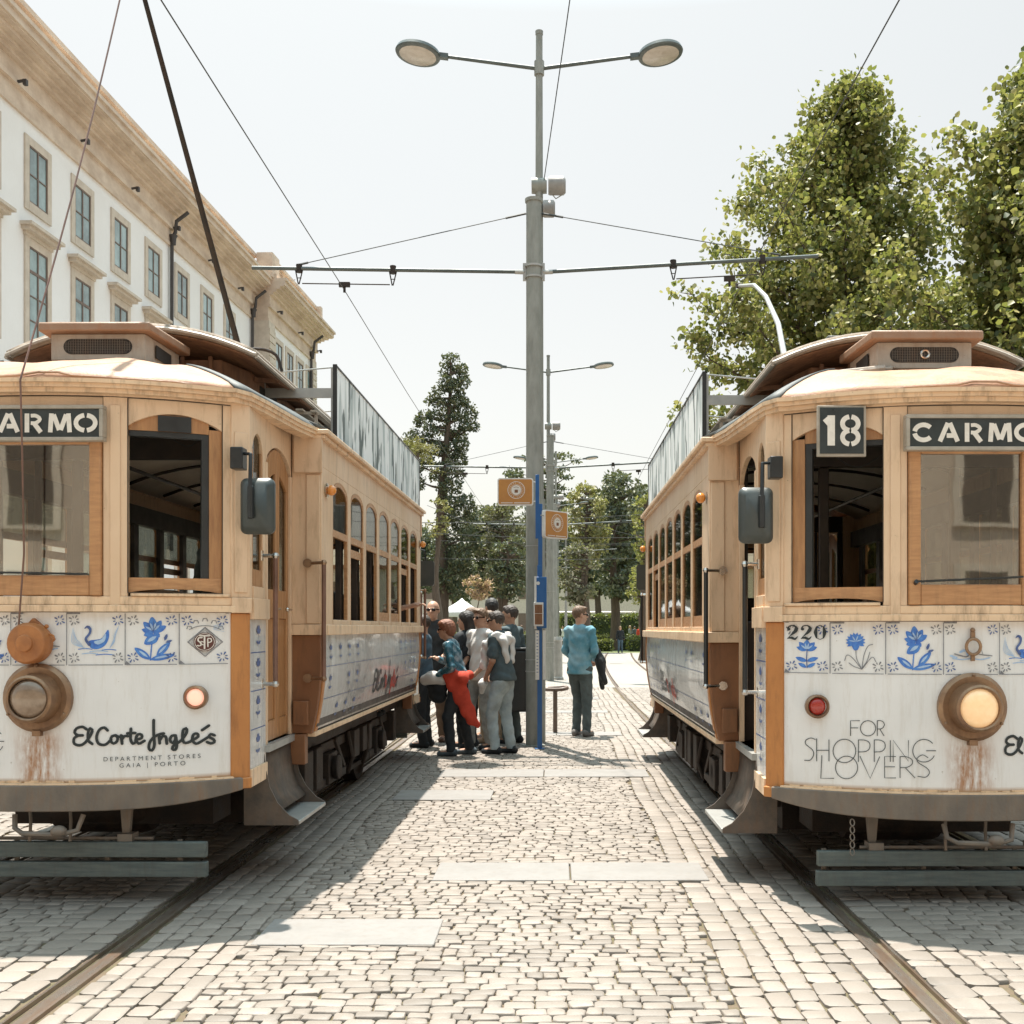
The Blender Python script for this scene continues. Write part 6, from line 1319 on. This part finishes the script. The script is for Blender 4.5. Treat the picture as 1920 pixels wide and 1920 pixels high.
    for i in (0,1):
        s = (1,-1)[i]; B.cap(sh[i],el[i],.040*hr,.035*hr); B.cap(el[i],wr[i],.037*hr,.025*hr)
        d = wr[i]-el[i]; d /= np.linalg.norm(d); sd = np.cross(d,(0,0,1.)); sd = sd/(np.linalg.norm(sd)+1e-6) if np.linalg.norm(sd)>.2 else np.array((0,1.,0)); nn = np.cross(sd,d)
        pm = wr[i]+d*.055*hr; B.cap(wr[i],pm,.024*hr,.026*hr)
        for q,(o,L) in enumerate(((-.03,.062),(-.010,.072),(.010,.068),(.028,.052))):
            a = pm+sd*o*hr+d*.012*hr; m_ = a+(d*.6-nn*.12)*L*hr; e = m_+(d*.35-nn*.45)*L*hr
            if not far: B.cap(a,m_,.0105*hr,.0098*hr,k=.004); B.cap(m_,e,.0098*hr,.0085*hr,k=.004)
        if not far: a = wr[i]+d*.02*hr-sd*.022*hr*s; B.cap(a,a+(d*.035-sd*.03*s-nn*.012)*hr,.012*hr,.010*hr,k=.006); 
        B.cap(hip[i],kn[i],.082*f*hr,.053*hr,k=.03); B.cap(kn[i],an[i],.053*hr,.034*hr); B.cap(an[i]-P3(0,.02,.03),an[i]+P3(0,.13,-.045),.035*hr,.032*hr)
    B.mesh('body',skin,T)
    if not far: pass
    rr = random.Random(int(loc[0]*999))
    def folds(S,amp):
        X,Y,Z = np.meshgrid(*S.ax,indexing='ij'); a,b_ = rr.uniform(0,6),rr.uniform(0,6)
        S.F += amp*(np.sin(Z*46+7*np.sin(X*9+a)+Y*22)+.7*np.sin(X*31+Z*13+b_+3*np.sin(Y*17+a)))*.6; return X,Y,Z
    # trousers
    if pants:
        S = SDF(lo,hi,h); e = .014
        S.cap(J['pel']-P3(0,0,.04),up(P3(0,0,1.02)),(.138*f)*hr+e,.13*f*hr+e*.6,.68)
        for i in (0,1): S.cap(hip[i],kn[i],.084*f*hr+e,.058*hr+e,k=.02); S.cap(kn[i],an[i]+P3(0,0,-.02),.058*hr+e,.044*hr+e,k=.02)
        X,Y,Z = folds(S,.006); S.F = np.maximum(S.F, np.maximum(.055-Z, Z-1.05*k_)); S.mesh('trousers',pants,T)
    if shoes:
        S = SDF(lo,hi,h)
        for i in (0,1): S.cap(an[i]+P3(0,-.045,-.045),an[i]+P3(0,.155,-.055),.043*hr,.036*hr); S.cap(an[i]+P3(0,-.03,-.03),an[i]+P3(0,-.0,.0),.045*hr,.042*hr)
        X,Y,Z = np.meshgrid(*S.ax,indexing='ij'); S.F = np.maximum(S.F,.002-Z); S.mesh('shoes',shoes,T)
    if top:
        S = SDF(lo,hi,h); e = .017
        S.cap(P3(0,0,hem+.03),J['wai'],.168*f*hr+e,.138*f*hr+e,.76); S.cap(J['wai'],J['che'],.13*f*hr+e,.152*f*hr+e,.66); S.cap(J['che'],J['uc'],.15*hr+e,.13*hr+e*.6,.62); S.cap(sh[0],sh[1],.054*hr+e*.6,.054*hr+e*.6,1,k=.04)
        if style != 'none': S.cap(J['nk']-P3(0,0,.02),J['nk']+P3(0,0,.012),.064*hr,.062*hr,k=.01)
        for i in (0,1):
            if sleeve == 'long': S.cap(sh[i],el[i],.046*hr+e*.7,.040*hr+e*.7,k=.012); S.cap(el[i],el[i]+(wr[i]-el[i])*.93,.040*hr+e*.7,.030*hr+e*.7)
            elif sleeve == 'short': S.cap(sh[i],sh[i]+(el[i]-sh[i])*.72,.052*hr+e,.052*hr+e)
            elif sleeve == 'rolled': S.cap(sh[i],el[i],.050*hr+e,.044*hr+e); S.cap(el[i],el[i]+(wr[i]-el[i])*.35,.044*hr+e,.042*hr+e)
        X,Y,Z = folds(S,.008); S.F = np.maximum(S.F, hem*k_-Z); S.mesh('shirt',top,T)
    # hair
    S = SDF(hc-.22*np.ones(3)-np.array((0,0,.25 if style=='long' else 0)),hc+.22,h*.9 if not far else h)
    if style != 'bald':
        big = 1.0 if style in ('short',) else 1.12
        S.ell(hp(0,-.018,.032),np.array((.082,.100,.100))*hr*big,M)
        if style == 'puffy': S.ell(hp(0,.02,.075),np.array((.085,.085,.06))*hr,M); S.ell(hp(0,-.06,.0),np.array((.085,.07,.09))*hr,M)
        if style == 'short': S.ell(hp(.01,.045,.092),np.array((.055,.045,.026))*hr,M)
        X,Y,Z = np.meshgrid(*S.ax,indexing='ij'); q = np.stack([X-hc[0],Y-hc[1],Z-hc[2]],-1)@M/k_
        S.F += .004*np.sin(q[...,0]*120+q[...,2]*70)*np.sin(q[...,1]*110+q[...,2]*40); cut = np.maximum(-(q[...,2]-.95*(q[...,1]-.0)+.012+(.02 if style=='puffy' else 0)), -.105-q[...,2])
        S.F = np.maximum(S.F, cut)
        if style == 'long': S.cap(hp(0,-.075,.02),hp(.0,-.105,-.30),.085*hr,.06*hr,.6,k=.03); S.cap(hp(.05,-.04,.0),hp(.06,-.07,-.22),.04*hr,.03*hr,k=.03); S.cap(hp(-.05,-.04,.0),hp(-.06,-.07,-.22),.04*hr,.03*hr,k=.03)
        S.mesh('hair',HAIRS[hair],T)
    else:
        S.ell(hp(0,-.020,.018),np.array((.0785,.0935,.085))*hr,M); X,Y,Z = np.meshgrid(*S.ax,indexing='ij'); q = np.stack([X-hc[0],Y-hc[1],Z-hc[2]],-1)@M/k_
        S.F = np.maximum(S.F, np.maximum(-(q[...,2]*.4-1.0*(q[...,1])+.0), -.07-q[...,2])); S.mesh('hair',HAIRS[hair],T)
    if not far:
        mb = MB()
        if glasses:
            for s in (1,-1): mb.ball((s*.033,.0905,.005),.026,10,(1,.30,.78))
            mb.bx(-.012,.012,.093,.098,.010,.016)
            for s in (1,-1): mb.beam((s*.062,.085,.012),(s*.083,-.01,.008),.005,.012)
        else:
            for s in (1,-1): mb.ball((s*.031,.0815,.004),.0095,8,(1.3,.6,.8))
        mb.v = [tuple(hp(*v)) for v in mb.v]; mb.build('sunglasses' if glasses else 'eyes',SUNG,T)
    T['_j'] = 0; del T['_j']
    return T, dict(J=J,sh=sh,el=el,wr=wr,k=k_,M=M,hp=hp,kn=kn,an=an)
def solo(T2):
    ch = kids(T2)[0]; ch.parent = None; ch.location = T2.location; ch.rotation_euler = T2.rotation_euler
    for k in ('label','category','group'):
        if k in T2: ch[k] = T2[k]
    nm = T2.name; bpy.data.objects.remove(T2); ch.name = nm; return ch
def at(px,d): return ((px-VX)*d/FPX, d, 0)
def sdfpart(name, m, parent, lo, hi, fn, h=.011):
    S = SDF(lo,hi,h); fn(S); return S.mesh(name,m,parent)
GRP = 'people waiting beside the left tram'
c_hood=cloth('charcoal_hoodie',(.030,.034,.036)); c_olive=cloth('brown_olive_trousers',(.15,.10,.065)); c_brsh=cloth('brown_shoes',(.12,.055,.03),rough=.5); c_blk=cloth('black_cloth',(.020,.024,.028)); c_grn=cloth('grey_teal_tee',(.07,.10,.11)); c_jean=cloth('pale_jeans',(.42,.50,.52),.55,4); c_jeanr=cloth('pale_ripped_jeans',(.38,.39,.37),.5,5); c_wht=cloth('white_cotton',(.64,.62,.59),.9); c_red=cloth('red_orange_cloth',(.55,.055,.025),.75); c_blue=mat('teal_blue_shirt',(.08,.24,.31),.8,c2=(.24,.38,.43),scale=3.2,contrast=(.42,.62)); c_slate=cloth('slate_trousers',(.085,.11,.11),.6,6); c_grey=cloth('grey_suede',(.17,.16,.15)); c_tan=cloth('tan_cloth',(.34,.26,.18)); c_den=cloth('denim',(.08,.13,.17),.6,4); c_cyan=cloth('bright_blue_cloth',(.02,.17,.38)); c_dress=cloth('grey_green_dress',(.20,.22,.20))
def satin():
    m = mat('teal_satin',(.02,.10,.14),.28,c2=(.30,.38,.42),scale=5,contrast=(.50,.60),spec=.7); return m
c_sat = satin()
# A bald man
T,g = person(at(812,14.15),R(176),'bald man with sunglasses and dark hooded top facing the camera beside the tram end',H=1.86,hair='blond',style='bald',top=c_hood,pants=c_olive,shoes=c_brsh,glasses=True,arms=('front','bent'),group=GRP,turn=-4)
S_=g; sdfpart('hood',cloth('grey_hood_lining',(.17,.16,.15)),T,g['J']['nk']-.25,g['J']['nk']+.25,lambda S:[S.cap(g['J']['nk']+np.array((a,-.02,-.02)),g['J']['nk']+np.array((b_,.05,-.07)),.04,.032) for a,b_ in ((-.07,-.03),(.07,.03))]+[S.cap(g['J']['nk']+np.array((-.08,-.07,-.03)),g['J']['nk']+np.array((.08,-.07,-.03)),.045,.045)])
# J boarding passenger
person(at(794,13.5),R(80),'passenger in denim jacket and black trousers half hidden behind the tram end',H=1.66,hair='dark',top=c_den,pants=c_blk,shoes=c_blk,arms=('phone','down'),group=GRP)
# D man looking right
person(at(884,14.3),R(-80),'brown haired man in black looking right, behind the woman with long black hair',H=1.77,hair='brown',top=c_blk,pants=c_blk,shoes=c_blk,arms=('down','down'),group=GRP)
# C long haired woman
T,g = person(at(874,13.5),R(60),'woman with long black hair and a pale backpack strap, behind the red haired woman',H=1.70,hair='black',style='long',top=c_blk,sleeve='rolled',pants=c_blk,shoes=c_blk,arms=('front','front'),group=GRP,fem=True,turn=10)
sdfpart('backpack_strap',c_tan,T,g['J']['che']-.4,g['J']['che']+.4,lambda S:[S.cap(g['J']['uc']+np.array((.11,-.10,.06)),g['J']['che']+np.array((.13,.10,-.02)),.015,.015),S.cap(g['J']['uc']+np.array((.11,.04,.06)),g['J']['wai']+np.array((.14,-.04,-.02)),.022,.02)])
# F tall man behind
person(at(922,14.6),R(35),'tall dark haired man with his back turned, behind the man in white',H=1.90,hair='black',top=c_tan,pants=c_tan,shoes=c_tan,group=GRP,skin=SKIN2)
# E white tee man
T,g = person(at(902,13.3),R(140),'man in white t-shirt, sunglasses and ripped pale jeans in the middle of the group',H=1.74,hair='brown',top=c_wht,sleeve='short',pants=c_jeanr,shoes=c_blk,glasses=True,arms=('front','low'),legs=((.05,.04),(0,0)),group=GRP,skin=SKIN2)
# M second ripped-jeans walker
person(at(917,14.0),R(60),'man in tan trousers, mostly hidden behind the man in grey tee and sweater',H=1.72,hair='brown',top=c_wht,sleeve='short',pants=c_tan,shoes=c_tan,group=GRP,skin=SKIN2)
# H behind G
person(at(957,13.9),R(60),'dark haired man looking away just behind the man with the white sweater',H=1.79,hair='dark',top=c_grn,sleeve='short',pants=c_slate,shoes=c_blk,group=GRP,skin=SKIN2,turn=20)
# G main man
T,g = person(at(943,12.75),R(70),'man in grey tee, sunglasses and pale jeans with a white sweater over his shoulders',H=1.70,hair='dark',top=c_grn,sleeve='short',pants=c_jean,shoes=c_blk,glasses=True,arms=('low','low'),legs=((-.02,-.04),(.05,.10)),lean=7,fat=1.12,group=GRP,skin=SKIN2,hem=.90)
J = g['J']; uc = J['uc']
def sweater(S):
    for s in (1,-1):
        S.cap(uc+np.array((0,-.10,.02)),uc+np.array((s*.17,-.02,.055)),.055,.055,k=.04); S.cap(uc+np.array((s*.17,-.02,.055)),uc+np.array((s*.16,.10,-.04)),.052,.05,k=.04)
        S.cap(uc+np.array((s*.15,.12,-.05)),uc+np.array((s*.12,.15,-.30)),.045,.05,k=.04)
    S.cap(uc+np.array((-.12,-.10,.0)),uc+np.array((-.08,-.13,-.22)),.07,.05,.6); S.cap(uc+np.array((.12,-.10,.0)),uc+np.array((.08,-.13,-.22)),.07,.05,.6)
    X,Y,Z = np.meshgrid(*S.ax,indexing='ij'); S.F += .007*np.sin(Z*45+X*20+3*np.sin(Y*22))
sdfpart('sweater',c_wht,T,uc-.45,uc+.35,sweater)
w0 = (g['wr'][0]+g['wr'][1])/2
T2 = empty('cloth_bundle',(0,0,0),0,'crumpled cream cloth held low in the hands of the man in the grey tee','cloth')
T2.location = T.location; T2.rotation_euler = T.rotation_euler
sdfpart('bundle',c_wht,T2,w0-.3,w0+.3,lambda S:[S.cap(w0+np.array((-.06,.05,-.07)),w0+np.array((.07,.07,-.05)),.05,.045),S.cap(w0+np.array((0,.05,-.05)),w0+np.array((.02,.09,-.17)),.05,.03)])
# B auburn woman
T,g = person(at(860,12.6),R(82),'woman with short red hair, shiny teal jacket and red garment tied at her waist',H=1.60,hair='auburn',style='puffy',top=c_sat,sleeve='long',pants=c_blk,shoes=cloth('trainers',(.10,.13,.15),.4,14),glasses=True,arms=('chest','front'),legs=((0,-.10),(0,.10)),lean=13,fat=1.02,group=GRP,fem=True,hem=.94)
J = g['J']; pl_ = J['pel']
def redg(S):
    S.cap(pl_+np.array((-.13,.03,.10)),pl_+np.array((-.12,-.08,.07)),.05,.05); S.cap(pl_+np.array((-.12,.10,.10)),pl_+np.array((-.15,-.10,.04)),.05,.06,k=.04)
    for i in range(9):
        t = i/8; c = pl_+np.array((-.15,.04-.20*t,.05-.50*t)); S.cap(c+np.array((0,.05*(1-t),0)),c+np.array((.02,-.09,-.05)),.056-.022*t,.050-.018*t,1,.5,k=.05)
    X,Y,Z = np.meshgrid(*S.ax,indexing='ij'); S.F += .005*np.sin(Y*48+Z*16)
def redg2(S):
    redg(S)
    for sx in (1,): S.cap(pl_+np.array((.0,.13,.10)),pl_+np.array((-.13,.10,.10)),.035,.045,k=.04); S.cap(pl_+np.array((.13,.0,.10)),pl_+np.array((.0,-.13,.08)),.04,.045,k=.04); S.cap(pl_+np.array((.0,-.13,.08)),pl_+np.array((-.13,-.08,.06)),.045,.05,k=.04)
sdfpart('red_garment',c_red,T,pl_-np.array((.4,.55,.75)),pl_+.4,redg2)
w0 = g['wr'][1]
T2 = empty('white_bag',T.location,0,'soft white bag held against the side of the left tram by the red haired woman','bag'); T2.rotation_euler = T.rotation_euler
sdfpart('bag_body',c_wht,T2,w0-.35,w0+.35,lambda S:[S.cap(w0+np.array((.02,.05,-.02)),w0+np.array((.06,.16,-.05)),.075,.065),S.cap(w0+np.array((.02,-.06,-.04)),w0+np.array((.04,.08,-.02)),.07,.075)])
T2 = empty('black_bag',T.location,0,'black shoulder bag hanging in front of the red haired woman','bag'); T2.rotation_euler = T.rotation_euler
sdfpart('bag_body',c_blk,T2,pl_-.4,pl_+.5,lambda S:[S.cap(pl_+np.array((-.03,.22,-.06)),pl_+np.array((.06,.30,-.06)),.10,.10,1,.6),S.cap(pl_+np.array((.0,.24,-.16)),pl_+np.array((.06,.28,-.16)),.10,.10,1,.6)])
# I man in blue shirt
T,g = person(at(1087,14.85),R(-28),'man in a blue shirt seen from behind, standing alone right of the masts',H=1.80,hair='brown',top=c_blue,sleeve='long',pants=c_slate,shoes=c_grey,arms=('front','low'),legs=((.0,.0),(.05,.06)),group=None,turn=-38,hem=.84,glasses=True)
w0 = g['wr'][0]
T2 = empty('folded_jacket',T.location,0,'dark jacket hanging over the right arm of the man in the blue shirt','jacket'); T2.rotation_euler = T.rotation_euler
e0 = g['el'][0]
def jack(S):
    a = e0+(w0-e0)*.35; b_ = e0+(w0-e0)*1.0
    for i in range(6):
        t = i/5; c = a+(b_-a)*t; S.cap(c+np.array((.03,0,.05)),c+np.array((.10,.02,-.10)),.045,.05,k=.03); S.cap(c+np.array((.08,.02,-.08)),c+np.array((.13+.03*math.sin(i*2),.03,-.36-.05*math.sin(i*3))),.05,.028,k=.03)
    X,Y,Z = np.meshgrid(*S.ax,indexing='ij'); S.F += .008*np.sin(Y*60+Z*20)
sdfpart('jacket',c_hood,T2,np.minimum(e0,w0)-.55,np.maximum(e0,w0)+.35,jack)
# people inside the left tram
a = R(-.55)
def intram(lx,ly,z): return (-2.76+lx*math.cos(a)-ly*math.sin(a), 5.71+lx*math.sin(a)+ly*math.cos(a), z)
person(intram(-.18,3.55,.84),R(170),'passenger standing inside the left tram behind its open front window',H=1.60,hair='brown',top=c_slate,pants=c_blk,shoes=c_blk,arms=('front','down'))
person(intram(.86,5.02,.62),R(-90),'passenger in bright blue leaning at a side window of the left tram',H=1.50,hair='brown',top=c_cyan,sleeve='short',pants=c_blk,shoes=c_blk,arms=('front','reach'))
# far walkers
FG='small figures walking in the park'
for nm_ in ('cloth_bundle','white_bag','black_bag','folded_jacket'): solo(bpy.data.objects[nm_])
for px,d,lab,H,hr_,st,tp,pn,rz in ((1163,64,'small woman in black top and jeans walking on the path between the low hedges',1.60,'blond','long',c_blk,c_den,180),(1181,88,'tiny figure in a pale grey dress behind the hedge by the right tram',1.7,'blond','long',c_dress,c_dress,60),(1190,88.5,'tiny figure in dark clothes between the grey dress and the red top',1.65,'dark','short',c_slate,c_dress,30),(1199,87.5,'tiny figure in red top and pale trousers right by the right tram',1.66,'brown','short',c_red,c_tan,200),
    (978,80,'small figure in tan clothes walking left of the nearest mast',1.72,'brown','short',c_tan,c_olive,60),(969,84,'small figure in white top left of the nearest mast',1.7,'brown','short',c_wht,c_blk,90),(1047,84,'small figure in dark top and pale shorts just right of the masts',1.74,'dark','short',c_hood,c_wht,150),(1055,86,'small figure in white top beside the one in pale shorts',1.66,'brown','short',c_wht,c_den,180)):
    person(((px-VX)*d/FPX,d,.012),R(rz),lab,H=H,h=.03,hair=hr_,style=st,top=tp,pants=pn,shoes=c_blk,group=FG,far=True,legs=((0,.12),(0,-.1)))
